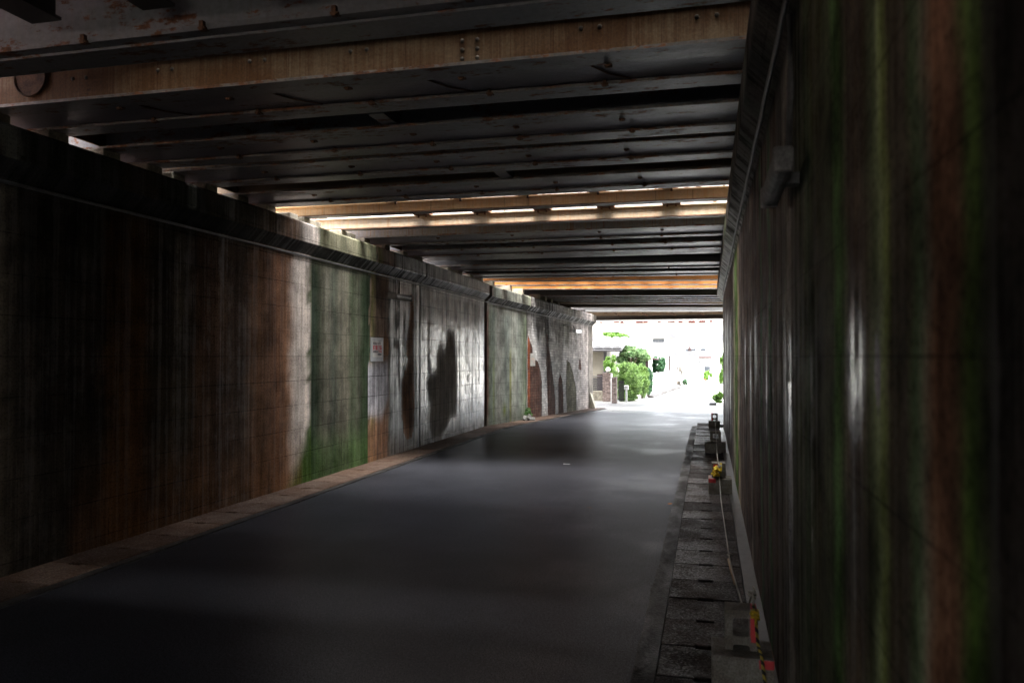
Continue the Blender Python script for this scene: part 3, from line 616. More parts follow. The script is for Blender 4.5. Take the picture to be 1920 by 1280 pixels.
def clips(parent_girder, y, z, xs, both=True):
    """small clamp lugs gripping the flange edge"""
    global clip_me
    if clip_me is None:
        b = MB(); b.box(-.022, .022, -.012, .032, -.012, -.001); b.box(-.012, .012, -.016, .01, -.022, .03); b.dome((-.0, .014, -.012), .009, (0, 0, -1), 8, 3)
        o = b.build('flange_clip', M['rust']); clip_me = o.data; bpy.data.objects.remove(o)
    for x in xs:
        c = bpy.data.objects.new('flange_clip', clip_me); C.objects.link(c); c.parent = parent_girder
        c.location = (x+random.uniform(-.05, .05), y, z)
DECKX0 = -5.22

# A: deck plate bridge right overhead
A = bridge('deck_bridge', 'dark blue grey plate decked bridge with ribs nearest overhead', 4.0)
g = girder(A, 3.72, 3.72, 3.3, 0.5, 0.34, 0.03, m_web='grey', m_fl='grey')
slabx(A, 'cover_plate', 'grey', 3.80, 3.80, 3.98, 3.98, 3.285, 0.0148)
slabx(A, 'deck_plate', 'trough', -14, -14, -3.4, -3.4, 3.56, 0.03); slabx(A, 'deck_plate', 'trough', -3.39, -3.39, -1.06, -1.06, 3.56, 0.03, XL+.1, -1.3); slabx(A, 'deck_plate', 'trough', -1.05, -1.05, 3.70, 3.70, 3.56, 0.03)
slabx(A, 'deck_slab', 'black', -15.9, -15.9, -3.4, -3.4, 3.86, 1.2, DECKX0); slabx(A, 'deck_slab', 'black', -3.399, -3.399, -1.001, -1.001, 3.87, 1.2, DECKX0, -1.3); slabx(A, 'deck_slab', 'black', -1.0, -1.0, 4.415, 4.415, 3.86, 0.16, DECKX0); slabx(A, 'deck_slab', 'black', 4.416, 4.416, 4.498, 4.498, 3.9, 0.3, DECKX0, -3.7)  # rear opening and short last piece added to steer the light
for k in range(6):
    x = -3.63+0.735*k
    b = MB(); b.box(x-.06, x+.06, 1.2, 3.715, 3.46, 3.558); b.box(x-.1, x+.1, 1.2, 3.715, 3.44, 3.458)
    b.build('rib', M['black'], A)
clips(g, 3.71, 3.31, [-4.15, -3.4, -2.6, -1.85, -1.1])
finish(A)

# B: riveted rusty beige front girder
def pair_bridge(root, gs, webs, deck, skew=0.0, h=0.45, fl='grey', gap_deck=0.42, trough=True, dh=1.5, dmat='black'):
    out = []
    for i, (y0, wm) in enumerate(zip(gs, webs)):
        out.append(girder(root, y0-skew, y0, zs(y0), h, 0.2, m_web=wm, m_fl=fl, m_edge='edge', wo=(0.045 if i == 0 else None)))
    if trough:
        for a, c in ((0, 1), (2, 3)):
            slabx(root, 'trough_plate', 'trough', gs[a]+0.12-skew, gs[a]+0.12, gs[c]+0.08-skew, gs[c]+0.08, zs(gs[a])+0.024, 0.012)
    for a, c in ((1, 2),):
        for xx in (-5.0, 0.75):
            b = MB(); b.box(xx-.01, xx+.01, gs[a]+.12-skew*(xx < 0), gs[c]+.09-skew*(xx < 0), zs(gs[a])+.03, zs(gs[a])+.40); b.build('diaphragm', M['rust'], root)
    slabx(root, 'deck_slab', dmat, deck[0]-skew, deck[0], deck[1]-skew, deck[1], zs(gs[0])+gap_deck+0.04, dh, DECKX0)  # slab height and ends shaped to limit daylight through the slots
    return out
B = bridge('girder_bridge', 'bridge overhead whose riveted front girder is washed rusty beige', 5.5)
gB = pair_bridge(B, (4.547, 5.09, 5.66, 6.2), ('beige', 'grey', 'grey', 'grey'), (4.5, 6.44))
# rivets in pairs on the beige web, with a six rivet splice
rm = None
def rivet(parent, x, y, z, r=0.014):
    global rm
    if rm is None:
        b = MB(); b.dome((0, 0, 0), 1, (0, -1, 0), 10, 4, flat=0.75); o = b.build('rivet', M['rivet']); rm = o.data; bpy.data.objects.remove(o)
    c = bpy.data.objects.new('rivet', rm); C.objects.link(c); c.parent = parent; c.location = (x, y, z); c.scale = (r, r, r)
YW = 4.547+0.045-0.0101
for px in (-4.20, -3.52, -2.83, -2.12, -0.66, -0.0):
    for dx in (-.055, .055): rivet(gB[0], px+dx, YW, 3.465)
for dx in (-.04, .055):
    for zz in (3.35, 3.405, 3.46): rivet(gB[0], -1.35+dx*1.0-0.05, YW, zz)
def roundplate(parent, x, y, z, r=0.13):
    b = MB(); n = 28; pts = [(r*math.cos(2*math.pi*i/n), 0, r*math.sin(2*math.pi*i/n)) for i in range(n)]
    b.prism(pts, (x, y, z), (x, y-0.012, z))
    rim = [(x+r*math.cos(2*math.pi*i/n), y-0.014, z+r*math.sin(2*math.pi*i/n)) for i in range(n+1)]
    b.tube(rim, 0.008, 6)
    return b.build('round_plate', M['rust'], parent)
roundplate(gB[0], -4.60, YW, 3.50)
for gi, yy in ((0, 4.75), (1, 5.085), (2, 5.865), (3, 6.195)):
    clips(gB[gi], yy, 3.305, [-4.0, -3.1, -2.25, -1.45, -.6])
b = MB(); b.box(-2.42, -2.30, 5.40, 5.72, 3.325, 3.70); b.build('stiffener', M['grey'], B)
for x in (-3.9, -2.85, -1.75, -0.7):
    b = MB(); b.tube([(x, 4.76, 3.318), (x+.10, 4.95, 3.317), (x+.23, 5.08, 3.319)], 0.006, 5); b.build('weld_seam', M['rust'], B)
finish(B)

Cb = bridge('girder_bridge', 'dark girder bridge just before the first bright daylight slits', 7.4)
gC = pair_bridge(Cb, (6.532, 7.06, 7.63, 8.2), ('beigelit', 'grey', 'tan', 'grey'), (6.58, 8.60), dh=2.2)
slabx(Cb, 'slot_light_blocker', 'black', 6.443, 6.443, 6.577, 6.577, 3.9, 0.2, -2.4)  # unseen plate added to keep daylight out of the slot's right part
roundplate(gC[0], -4.15, 6.532+0.0349, 3.53, 0.12)
for gi, yy in ((0, 6.735), (1, 7.055), (2, 7.835), (3, 8.195)):
    clips(gC[gi], yy, 3.305, [-4.1, -3.2, -2.35, -1.5, -.62])
for x in (-2.15, -0.55): rivet(gC[0], x, 6.532+.0349, 3.40); rivet(gC[0], x+.1, 6.532+.0349, 3.40)
b = MB(); b.box(-2.0, -1.88, 7.35, 7.68, 3.325, 3.68); b.build('stiffener', M['grey'], Cb)
finish(Cb)

# D: two shallow cream beams with cross brackets, bright slits between
D = bridge('walkway_frame', 'pair of shallow cream steel beams with bright slits between', 9.6, 3.3, 'walkway')
def channel(parent, yl, yr, z, h, m):
    P = [(0, 0, 0), (0, .15, 0), (0, .15, .014), (0, .05, .014), (0, .05, h-.014), (0, .12, h-.014), (0, .12, h), (0, 0, h), (0, 0, h-.014), (0, .035, h-.014), (0, .035, .014), (0, 0, .014)]
    sl = (yr-yl)/5
    b = MB(); b.prism(P, (XL, yl+sl*(XL+4.75), z), (XR, yl+sl*(XR+4.75), z), [1, 1, 1, 0, 0, 0, 0, 0, 0, 0, 2, 2])
    return b.build('beam', [M[m], M['grey'], M['rust']], parent)
channel(D, 9.05, 9.093, 3.3, 0.137, 'ochre'); channel(D, 10.09, 10.153, 3.3, 0.156, 'cream')
for k in range(6):
    x = -3.72+0.82*k
    b = MB(); b.box(x-.05, x+.05, 8.42, 9.10, 3.438, 3.505); b.tube([(x-.03, 8.9, 3.40), (x-.03, 8.9, 3.47)], .014, 6); b.tube([(x+.05, 9.0, 3.39), (x+.05, 9.0, 3.47)], .014, 6)
    b.build('bracket', M['rust'], D)
    b = MB(); b.box(x-.11, x+.11, 9.22, 10.2, 3.446, 3.48); b.box(x-.08, x+.08, 9.24, 9.50, 3.39, 3.445)
    b.tube([(x-.05, 10.05, 3.41), (x-.05, 10.05, 3.47)], .014, 6); b.tube([(x+.06, 10.05, 3.41), (x+.06, 10.05, 3.47)], .014, 6)
    b.build('bracket', M['rust'], D)
finish(D)

for yy, zz in ((9.10, 3.437), (10.16, 3.456)):
    b = MB(); x = -4.7
    while x < 0.3:
        L = random.uniform(.01, .07); hgt = random.uniform(.004, .022)
        b.prism([(0, 0, 0), (L, 0, 0), (L*.7, 0, hgt), (L*.25, 0, hgt*random.uniform(.4, 1))], (x, yy, zz), (x, yy+.03, zz)); x += L+random.uniform(.0, .16)
    o = b.build('rust_flakes', M['rust'], D); inv(o, D)
E_ = bridge('girder_bridge', 'bridge with a rust streaked grey front girder behind the cream beams', 12.5)
gE = pair_bridge(E_, (10.937, 11.7, 12.47, 13.2), ('greyrust', 'grey', 'grey', 'black'), (10.68, 14.15), 0.05, dh=2.2)
slabx(E_, 'bright_slit_board', 'deckc', 10.27, 10.33, 10.35, 10.41, 3.46, 2.2, DECKX0)  # pale board added behind the slits so they look bright
slabx(E_, 'soffit_plate', 'grey', 13.42, 13.46, 14.10, 14.13, 3.325, 0.012)
for gi, yy in ((0, 11.14), (1, 11.695), (2, 12.465), (3, 13.19)): clips(gE[gi], yy, 3.305, [-3.9, -2.7, -1.5, -.6])
finish(E_)
F_ = bridge('girder_bridge', 'black girder bridge in front of the three orange girders', 16.2)
gF = pair_bridge(F_, (15.16, 15.96, 16.75, 17.5), ('black', 'black', 'black', 'black'), (14.25, 17.95), 0.45, dh=3.0)
for gi, yy in ((1, 15.9), (3, 17.4)): clips(gF[gi], yy, 3.305, [-3.5, -2.0, -.7])
finish(F_)
Hb = bridge('girder_bridge', 'bridge of three bright orange rusty girders over the pale wall stretch', 19.5)
for yr in (18.80, 19.98, 20.93): girder(Hb, yr-0.9, yr, zs(yr), 0.30, 0.24, 0.02, 0.02, 'orange', 'greyrust', m_edge='edge', wo=.035)
slabx(Hb, 'deck_slab', 'black', 20.02, 20.92, 20.8, 21.65, zs(20.5)+0.34, 3.0, DECKX0)  # slab height shaped to dim the slot above the orange girders
for k in range(9):
    x = -4.4+0.6*k
    b = MB(); b.box(x-.05, x+.05, 17.9, 20.9, zs(20)+0.32, zs(20)+0.47); b.build('sleeper', M['brown'], Hb)
finish(Hb)
Gb = bridge('girder_bridge', 'black girder bridge just beyond the three orange girders', 22.8)
gG = pair_bridge(Gb, (22.55, 23.15, 23.72, 24.2), ('black', 'grey', 'grey', 'grey'), (21.5, 24.45), 1.0, fl='grey')
finish(Gb)
Ib = bridge('girder_bridge', 'tan and brown girder pair with pale underside near the exit', 25.3)
girder(Ib, 23.3, 24.76, 3.13, 0.4, 0.25, m_web='tan', m_fl='brown', m_edge='tan', wo=.035); girder(Ib, 24.5, 25.75, 3.09, 0.42, 0.2, m_web='brown', m_fl='brown')
slabx(Ib, 'deck_slab', 'black', 23.7, 25.0, 25.1, 26.3, 3.56, 1.2, DECKX0)
finish(Ib)
Jb = bridge('box_girder', 'smooth light grey girder spanning the far end of the underpass', 27)
girder(Jb, 26.3, 27.15, 3.05, 0.4, 0.3, 0.02, m_web='palegrey', m_fl='palegrey')
slabx(Jb, 'deck_slab', 'black', 26.2, 27.1, 27.4, 28.0, 3.5, 1.2, DECKX0)
finish(Jb)
Kb = bridge('girder_bridge', 'last brown girder with cross bracing above the exit', 29.5)
K1 = girder(Kb, 29.7, 29.52, 2.905, 0.15, 0.30, 0.02, m_web='darkbrown', m_fl='black', xl=-7.5, xr=3.5)
girder(Kb, 28.6, 28.7, 3.12, 0.16, 0.05, 0.012, m_web='tan', m_fl='tan', xl=-7.5, xr=3.5)
slabx(Kb, 'deck_slab', 'black', 28.1, 28.1, 30.9, 30.8, 3.34, 1.0, -7.5, 3.5)
for k in range(7):
    x = -4.6+1.0*k
    b = MB(); b.tube([(x, 28.8, 3.30), (x+.45, 29.5, 3.03)], .02, 6); b.tube([(x+.1, 28.8, 3.14), (x+.3, 29.5, 3.28)], .02, 6); b.box(x-.06, x+.06, 28.75, 28.80, 3.1, 3.33)
    b.build('cross_brace', M['rust'], Kb)
for s in (-7.3, 3.3):
    b = MB(); b.box(s-.25, s+.25, 28.6, 30.8, -0.3, 2.95); b.build('support_pier', M['seat'], Kb)
girder(Kb, 30.6, 30.5, 2.93, 0.40, 0.25, 0.02, m_web='tan', m_fl='tan', xl=-7.5, xr=3.5)
finish(Kb)
Lb = bridge('girder_bridge', 'white sunlit girder beyond the exit with red rust along its top', 33.3, 2.58)
girder(Lb, 33.2, 33.2, 2.58, 0.44, 0.3, 0.02, m_web='whitepaint', m_fl='whitepaint', xl=-9, xr=5)
for s in (-8.7, 4.7):
    b = MB(); b.box(s-.25, s+.25, 33.2, 33.6, -0.3, 2.58); b.build('support_pier', M['seat'], Lb)
b = MB()
for k in range(26):
    x = -7.5+0.45*k+random.uniform(-.1, .1); L = random.uniform(.08, .3); b.box(x, x+L, 33.185, 33.198, 2.58+.36+random.uniform(-.03, .02), 2.58+.432)
b.build('rust_patch', M['redrust'], Lb)
finish(Lb)

# bearing blocks on the seat of the left wall, one under each girder end
def bearing(y, l=0.17, x0=0.13):
    X = float(FL(y))
    z1 = zs(y)-0.003; z0 = 3.157+g1(y)
    b = MB(); b.box(X-0.72, X-x0, y-0.03, y+l, z0, z1)
    return b.build('bearing_block', M['pede'], None, bevel=0.012)
walls = [o for o in C.objects if o.get('category') in ('wall', 'pier') and o.location.x == 0]
def wall_at(y):
    for o in walls:
        if o.name.startswith(('wet', 'return')): continue
        ysv = [v.co.y for v in (o.data.vertices[0], o.data.vertices[-1])]
        if min(ysv)-.12 <= y <= max(ysv)+.12: return o
for y in (4.547, 5.09, 5.66, 6.2, 6.532, 7.06, 7.63, 8.2, 8.72, 9.05, 10.09, 10.88, 11.65, 12.42, 13.15, 14.75, 15.5, 16.3, 17.05, 17.9, 19.08, 20.03, 21.4, 22.0, 22.57, 23.3, 24.5):
    p = wall_at(y)
    o = bearing(y, 0.45 if 9 < y < 10.2 else 0.17)
    if p: o.parent = p

# ------------------------------------------------------------------ lamps, conduits, notices
def lamp(name, label, loc, rz, L, w_, h_, case, tilt=0.0):
    r = tag(empty(name, loc, rz), label, 'lamp')
    b = MB(); b.box(0, w_*0.55, 0, L, -h_/2, h_/2); b.build('casing', M[case], r, bevel=0.012)
    b = MB()
    n = 10; pts = [(w_*0.55+w_*0.45*math.sin(math.pi*i/n), 0, h_*0.5*math.cos(math.pi*i/n)) for i in range(n+1)]
    b.prism(pts, (0, .02, 0), (0, L-.02, 0)); b.build('diffuser', M['lit'] if case == 'lampwhite' else M[case], r)
    for yy in (0, L):
        b = MB(); b.box(-.0, w_, yy-.012, yy+.012, -h_*.56, h_*.56); b.build('end_cap', M[case], r, bevel=0.01)
    b = MB(); b.box(-.045, 0.0, L*.45, L*.55, -.02, .02); b.build('mount', M['darkpipe'], r)
    return r
lamp('tube_lamp', 'rusty grey tube lamp high on the streaked left wall', (-4.70, 11.22, 2.47), 0, 0.66, 0.14, 0.085, 'lampcase')
lamp('tube_lamp', 'small white tube lamp high on the brick wall near the exit', (float(FL(24.1))+.06, 24.1, 2.33+0), -math.atan(.1033), 0.66, 0.12, 0.10, 'lampwhite')
rl = lamp('tube_lamp', 'dusty grey tube lamp high on the dark right wall', (0.265, 3.25, 2.17), math.pi, 0.62, 0.065, 0.075, 'lampdark')
def pipe(name, label, pts, r, mat):
    b = MB(); b.tube(pts, r, 8); return tag(b.build(name, M[mat]), label, 'pipe')
pipe('conduit', 'thin pale conduit running under the overhang of the left wall', [(float(FL(y))+.03, y, 2.765+g1(y)) for y in np.arange(1, 26.6, .5)], 0.013, 'pipe')
z_ = g1(23.8)
pipe('conduit', 'dark looped conduit dropping to the small white lamp', [(float(FL(23.2))+.03, 23.2, 2.62+z_), (float(FL(23.9))+.03, 23.9, 2.66+z_), (float(FL(24.35))+.03, 24.35, 2.64+z_), (float(FL(24.4))+.03, 24.4, 2.40)], 0.014, 'darkpipe')
pipe('conduit', 'dark conduit dropping from the overhang to the rusty lamp', [(-4.75, 11.8, 2.75), (-4.75, 11.8, 2.52)], 0.012, 'darkpipe')
pipe('conduit', 'grey cobwebbed conduit along the overhang of the right wall', [(0.265, y, 2.765+0.006*math.sin(y*7)) for y in np.arange(1.2, 17.5, .3)], 0.011, 'pipe')
pipe('conduit', 'short conduit dropping to the dusty lamp on the right wall', [(0.285, 2.95, 2.76), (0.287, 2.95, 2.5), (0.28, 3.0, 2.23)], 0.012, 'pipe')

M['alu'] = plain('notice_board_aluminium', (0.26, 0.27, 0.275), 0.45, 0.12, 9, 0.05)
M['paper'] = plain('notice_paper', (0.42, 0.405, 0.38), 0.7, 0.1, 9, 0.05)
M['ink'] = plain('black_ink', (0.03, 0.03, 0.04), 0.6, 0.1, 9, 0.0)
M['redink'] = plain('red_ink', (0.42, 0.035, 0.05), 0.6, 0.1, 9, 0.0)
M['fadered'] = plain('faded_orange_ink', (0.55, 0.38, 0.28), 0.7, 0.1, 9, 0.0)
M['fadegrey'] = plain('faded_grey_ink', (0.36, 0.36, 0.33), 0.7, 0.1, 9, 0.0)
def text(parent, s, y0, z0, size, mat, width=None, bold=0.0):
    cu = bpy.data.curves.new('lettering', 'FONT'); cu.body = s; cu.size = size; cu.offset = bold; cu.extrude = 0.0005
    t = bpy.data.objects.new('lettering_curve', cu); C.objects.link(t)
    dg = bpy.context.evaluated_depsgraph_get(); me = bpy.data.meshes.new_from_object(t.evaluated_get(dg))
    bpy.data.objects.remove(t); bpy.data.curves.remove(cu)
    me.materials.clear(); me.materials.append(M[mat])
    xs = [v.co.x for v in me.vertices] or [0, 1]
    sx = (width/(max(xs)-min(xs))) if width else 1.0
    for v in me.vertices:
        x, y_, z = v.co; v.co = (z+0.006, y0+(x-min(xs))*sx, z0+y_)
    o = bpy.data.objects.new('lettering', me); C.objects.link(o); o.parent = parent
    return o
n1 = tag(empty('notice_board', (-4.768, 10.76, 1.475)), 'aluminium notice board with big red characters on white paper', 'sign')
b = MB(); b.box(-.012, 0.0, 0, .46, 0, .355); b.build('board', M['alu'], n1, bevel=.003)
b = MB(); b.box(0.0005, .004, .055, .405, .065, .30); b.build('paper', M['paper'], n1)
text(n1, '野田ガード下', .07, .252, .042, 'ink', .27, .0012)
text(n1, '駐車厳禁', .065, .172, .078, 'redink', .325, .0022)
text(n1, '事故防止の', .07, .132, .034, 'ink', .19, .001); text(n1, '為注意', .27, .132, .034, 'redink', .115, .001)
text(n1, '野田町会', .24, .092, .032, 'ink', .14, .001)
rz = -math.atan(.1033)
n2 = tag(empty('notice_board', (float(FL(20.2))+.014, 20.2, 1.30), rz), 'faded white poster with pale orange print on the brick wall', 'sign')
b = MB(); b.box(-.012, 0.0, 0, .40, 0, .33); b.build('board', M['paper'], n2, bevel=.003)
text(n2, 'お願い', .07, .23, .055, 'fadegrey', .22, .001); text(n2, '落書禁止', .06, .165, .05, 'fadered', .26, .001); text(n2, '駅', .07, .10, .05, 'fadegrey', .08); text(n2, '美化', .24, .085, .06, 'fadered', .10); text(n2, '町内会', .06, .025, .03, 'fadegrey', .24)

# ------------------------------------------------------------------ concrete blocks and rope on the right
def blockmat(name, redside):
    t = NT(name); p = t.pos('Object')
    a = t.noise(p, 8, 5, 0.65); g = t.noise(p, 110, 3, 0.7)
    c = t.mix(t.rng(a, 0.35, 0.65), (0.15, 0.125, 0.10), (0.26, 0.245, 0.215)); c = t.scale(c, t.rng(g, 0.3, 0.7, 0.6, 1.2))
    sp = t.n('ShaderNodeSeparateXYZ'); t.link(p, sp.inputs[0])
    if redside is not None:
        x0, x1, z0, z1 = redside
        e = t.math('MULTIPLY', t.rng(t.math('ADD', sp.outputs[0], t.math('MULTIPLY', t.math('SUBTRACT', a, .5), .03)), x0, x0+.006), t.rng(sp.outputs[0], x1, x1+.006, 1, 0))
        e = t.math('MULTIPLY', e, t.rng(t.math('ADD', sp.outputs[2], t.math('MULTIPLY', t.math('SUBTRACT', a, .5), .04)), z0, z0+.008)); e = t.math('MULTIPLY', e, t.rng(sp.outputs[2], z1, z1+.006, 1, 0))
        c = t.mix(t.math('MULTIPLY', e, .92), c, (0.62, 0.05, 0.06))
    t.bump(g, 0.6, 0.004)
    return t.done(c, 0.88, 0.35)
def base_block(label, loc, w_, d_, h_, red, rz=0.0):
    b = MB(); b.box(-w_/2, w_/2, 0, d_, 0, h_)
    o = b.build('base_block', blockmat('base_block_concrete', red), bevel=.008, loc=loc); o.rotation_euler = (0, 0, rz)
    return tag(o, label, 'concrete block')
def half_block(label, loc, w_, d_, h_, red, rz=0.0):
    """hollow half block: one square eye above and a notch at the foot, cut right through"""
    hx = w_*0.255; z0, z1 = h_*.36, h_*.80; nz = h_*.135
    b = MB(); n = 6; r = w_*.08
    def arc(cx, cz, a0): return [(cx+r*math.cos(R(a0+90*i/n)), cz+r*math.sin(R(a0+90*i/n))) for i in range(n+1)]
    eye = arc(hx-r, z1-r, 0)+arc(-hx+r, z1-r, 90)+arc(-hx+r, z0+r, 180)+arc(hx-r, z0+r, 270)
    out = [(w_/2, 0), (w_/2, h_), (-w_/2, h_), (-w_/2, 0), (-hx, 0)]+[(-hx+r-r*math.cos(R(90*i/n)), nz-r+r*math.sin(R(90*i/n))) for i in range(n+1)]+[(hx-r+r*math.sin(R(90*i/n)), nz-r+r*math.cos(R(90*i/n))) for i in range(n+1)]+[(hx, 0)]
    bm = bmesh.new()
    vo = [bm.verts.new((x, 0, z)) for x, z in out]; ve = [bm.verts.new((x, 0, z)) for x, z in eye]
    es = [bm.edges.new((vo[i], vo[(i+1) % len(vo)])) for i in range(len(vo))]+[bm.edges.new((ve[i], ve[(i+1) % len(ve)])) for i in range(len(ve))]
    bmesh.ops.triangle_fill(bm, edges=es, use_beauty=True)
    ex = bmesh.ops.extrude_face_region(bm, geom=bm.faces[:]); bmesh.ops.translate(bm, verts=[v for v in ex['geom'] if isinstance(v, bmesh.types.BMVert)], vec=(0, d_, 0))
    bmesh.ops.recalc_face_normals(bm, faces=bm.faces)
    me = bpy.data.meshes.new('hollow_block'); bm.to_mesh(me); bm.free(); me.materials.append(blockmat('hollow_block_concrete', red))
    o = bpy.data.objects.new('hollow_block', me); C.objects.link(o); o.location = loc; o.rotation_euler = (0, 0, rz)
    m_ = o.modifiers.new('bevel', 'BEVEL'); m_.width = .004; m_.segments = 2; m_.limit_method = 'ANGLE'; m_.angle_limit = R(50)
    return tag(o, label, 'concrete block')
ZS = 0.028
base_block('big base block nearest the camera with a red paint mark at its corner', (.145, 3.78, ZS), .275, .26, .157, (.07, .137, .11, .15))
half_block('hollow block with red painted edge on the nearest base block', (.142, 3.87, ZS+.158), .145, .13, .185, (.040, .08, .035, .19))
base_block('base block carrying the red faced hollow block with yellow tape', (.12, 9.13, ZS), .255, .26, .17, (-.125, -.05, .12, .165))
half_block('hollow block with red patch and yellow tape on its top edge', (.105, 9.17, ZS+.171), .15, .16, .165, (-.06, -.005, .06, .15))
base_block('dark base block between the second and last block stacks', (.065, 12.95, ZS), .25, .24, .165, None)
base_block('dark block wedged against the wall beside the third stack', (.225, 13.05, ZS), .075, .2, .16, None)
half_block('dark hollow block standing on the third base block', (.105, 12.98, ZS+.166), .165, .15, .17, None)
base_block('farthest base block at the sunny end of the gutter', (.115, 17.42, ZS), .235, .24, .155, None)
half_block('farthest hollow block with daylight showing through its eye', (.12, 17.46, ZS+.156), .135, .14, .155, (-.08, -.03, .0, .2))

def ropemat(name, c1, c2, sc):
    t = NT(name); p = t.pos('Object')
    wv = t.n('ShaderNodeTexWave', wave_type='BANDS', bands_direction='DIAGONAL'); t.link(p, wv.inputs['Vector']); wv.inputs['Scale'].default_value = sc; wv.inputs['Distortion'].default_value = .5
    c = t.mix(t.rng(wv.outputs['Fac'], .35, .6), c1, c2); t.bump(wv.outputs['Fac'], .6, .003)
    return t.done(c, 0.8, 0.2)
M['rope'] = ropemat('rope_pale', (0.30, 0.28, 0.24), (0.46, 0.44, 0.38), 90)
M['tiger'] = ropemat('rope_yellow_black', (0.03, 0.03, 0.025), (0.34, 0.26, 0.05), 14)
M['yellow'] = plain('yellow_tape', (0.62, 0.42, 0.02), 0.5, 0.25, 40, 0.3)
def sag(a, b_, s, n=12):
    a, b_ = Vector(a), Vector(b_)
    return [tuple(a.lerp(b_, i/n)-Vector((0, 0, s*4*(i/n)*(1-i/n)))) for i in range(n+1)]
rp = tag(empty('rope', (0.12, 9.2, .36)), 'thin pale rope strung over the block stacks along the right gutter', 'rope')
b = MB()
top1 = (.20, 3.93, ZS+.35); g2 = (.105, 9.18, ZS+.345); g3 = (.11, 12.99, ZS+.345); g4 = (.12, 17.47, ZS+.32)
pts = sag(g4, g3, .05)+sag(g3, g2, .12)[1:]
pts += [(.103, 9.155, ZS+.33), (.11, 9.14, ZS+.20), (.115, 9.11, ZS+.16), (.12, 9.06, ZS+.05), (.122, 8.6, .045), (.135, 7.4, .042), (.144, 6.3, .05), (.15, 5.9, .06), (.185, 4.5, .16), (.205, 4.1, ZS+.36), top1]
b.tube(pts, .0055, 6); ob = b.build('rope_line', M['rope'], rp); inv(ob, rp)
b = MB(); b.tube([top1, (.205, 3.86, ZS+.335), (.215, 3.855, ZS+.2), (.228, 3.78, ZS+.165), (.235, 3.765, ZS+.10), (.25, 3.74, ZS-.02), (.262, 3.6, ZS)], .008, 8); ob = b.build('striped_end', M['tiger'], rp); inv(ob, rp)
def knot(c, r, seed, mat, n=5):
    rr = random.Random(seed); b = MB()
    for i in range(n):
        p0 = Vector(c)+Vector((rr.uniform(-r, r), rr.uniform(-r, r)*.6, rr.uniform(-r, r))); p1 = Vector(c)+Vector((rr.uniform(-r, r), -abs(rr.uniform(0, r)), rr.uniform(-r, r))); p2 = p0+Vector((rr.uniform(-r, r), rr.uniform(-r, r)*.5, rr.uniform(-r, r)))
        b.tube([p0, (p0+p1)/2+Vector((0, -r*.4, 0)), p1, p2], r*.26, 7)
    o = b.build('knot', M[mat], rp); inv(o, rp)
knot((.203, 3.865, ZS+.335), .022, 1, 'yellow', 7); knot((.2, 4.08, ZS+.37), .018, 2, 'rope', 5)
knot((.102, 9.15, ZS+.255), .05, 3, 'yellow', 4); knot((.11, 9.15, ZS+.30), .03, 6, 'rope', 4); knot((.075, 9.15, ZS+.225), .035, 8, 'yellow', 4)
knot((.144, 6.28, .055), .018, 4, 'rope', 4)
b = MB(); b.tube([(.14, 6.15, .045), (.152, 5.85, .045), (.165, 5.52, .042)], [.011, .012, .009], 7)
M['wood'] = plain('weathered_wood', (0.36, 0.25, 0.16), 0.8, 0.3, 25, 0.3); tag(b.build('stick', M['wood']), 'short pale wooden stick lying on the right gutter covers', 'stick')

# crumpled sheet and weed at the foot of the pale wall
bm = bmesh.new(); bmesh.ops.create_icosphere(bm, subdivisions=4, radius=1.0)
for v in bm.verts:
    d = v.co.normalized(); k = 1+.22*math.sin(7*d.x+3*d.y)+.15*math.sin(11*d.y-5*d.z)+.10*math.sin(17*d.x*d.z+9*d.y)
    v.co = Vector((d.x*.13*k, d.y*.22*k, max(-.02, d.z*.11*k)))
me = bpy.data.meshes.new('plastic_bag'); bm.to_mesh(me); bm.free()
for p in me.polygons: p.use_smooth = True
M['bag'] = plain('grey_plastic_sheet', (0.13, 0.125, 0.11), 0.35, 0.5, 14, 0.5, 0.6); me.materials.append(M['bag'])
o = bpy.data.objects.new('plastic_bag', me); C.objects.link(o); o.location = (float(FL(19.3))+.22, 19.4, g1(19.4)+.04); tag(o, 'crumpled grey plastic bag by the foot of the pale wall', 'bag')

# ------------------------------------------------------------------ foliage
def leaves(name, mat, n, sampler, size, parent=None, up=0.3, aspect=1.6, drop=0.0):
    P = sampler(n); n = len(P)
    nr = rng.normal(size=(n, 3)); nr[:, 2] += up; nr /= np.linalg.norm(nr, axis=1, keepdims=True)
    a = np.cross(nr, rng.normal(size=(n, 3))); a /= np.linalg.norm(a, axis=1, keepdims=True); bb = np.cross(nr, a)
    s = (size*rng.uniform(.6, 1.35, n))[:, None]
    V = np.stack([P-a*s*aspect/2, P-bb*s/2*.8+nr*s*.08, P+a*s*aspect/2, P+bb*s/2*.8+nr*s*.08], 1).reshape(-1, 3)
    F = np.arange(4*n).reshape(n, 4)
    me = bpy.data.meshes.new(name); me.from_pydata(V.tolist(), [], F.tolist()); me.materials.append(mat)
    o = bpy.data.objects.new(name, me); C.objects.link(o)
    if parent: o.parent = parent
    return o
def blobs(cs, shell=0.55):
    """points spread through a set of overlapping clumps (x, y, z, rx, ry, rz)"""
    cs = np.array(cs, float); wgt = cs[:, 3]*cs[:, 4]*cs[:, 5]; wgt = wgt**.7; wgt /= wgt.sum()
    def f(n):
        i = rng.choice(len(cs), n, p=wgt); d = rng.normal(size=(n, 3)); d /= np.linalg.norm(d, axis=1, keepdims=True)
        r = shell+(1-shell)*rng.random(n)**.6
        r *= 1+.13*np.sin(6*d[:, 0]+i)+.10*np.sin(9*d[:, 2]+2*i)+.06*np.sin(15*d[:, 1])
        return cs[i, :3]+d*r[:, None]*cs[i, 3:]
    return f
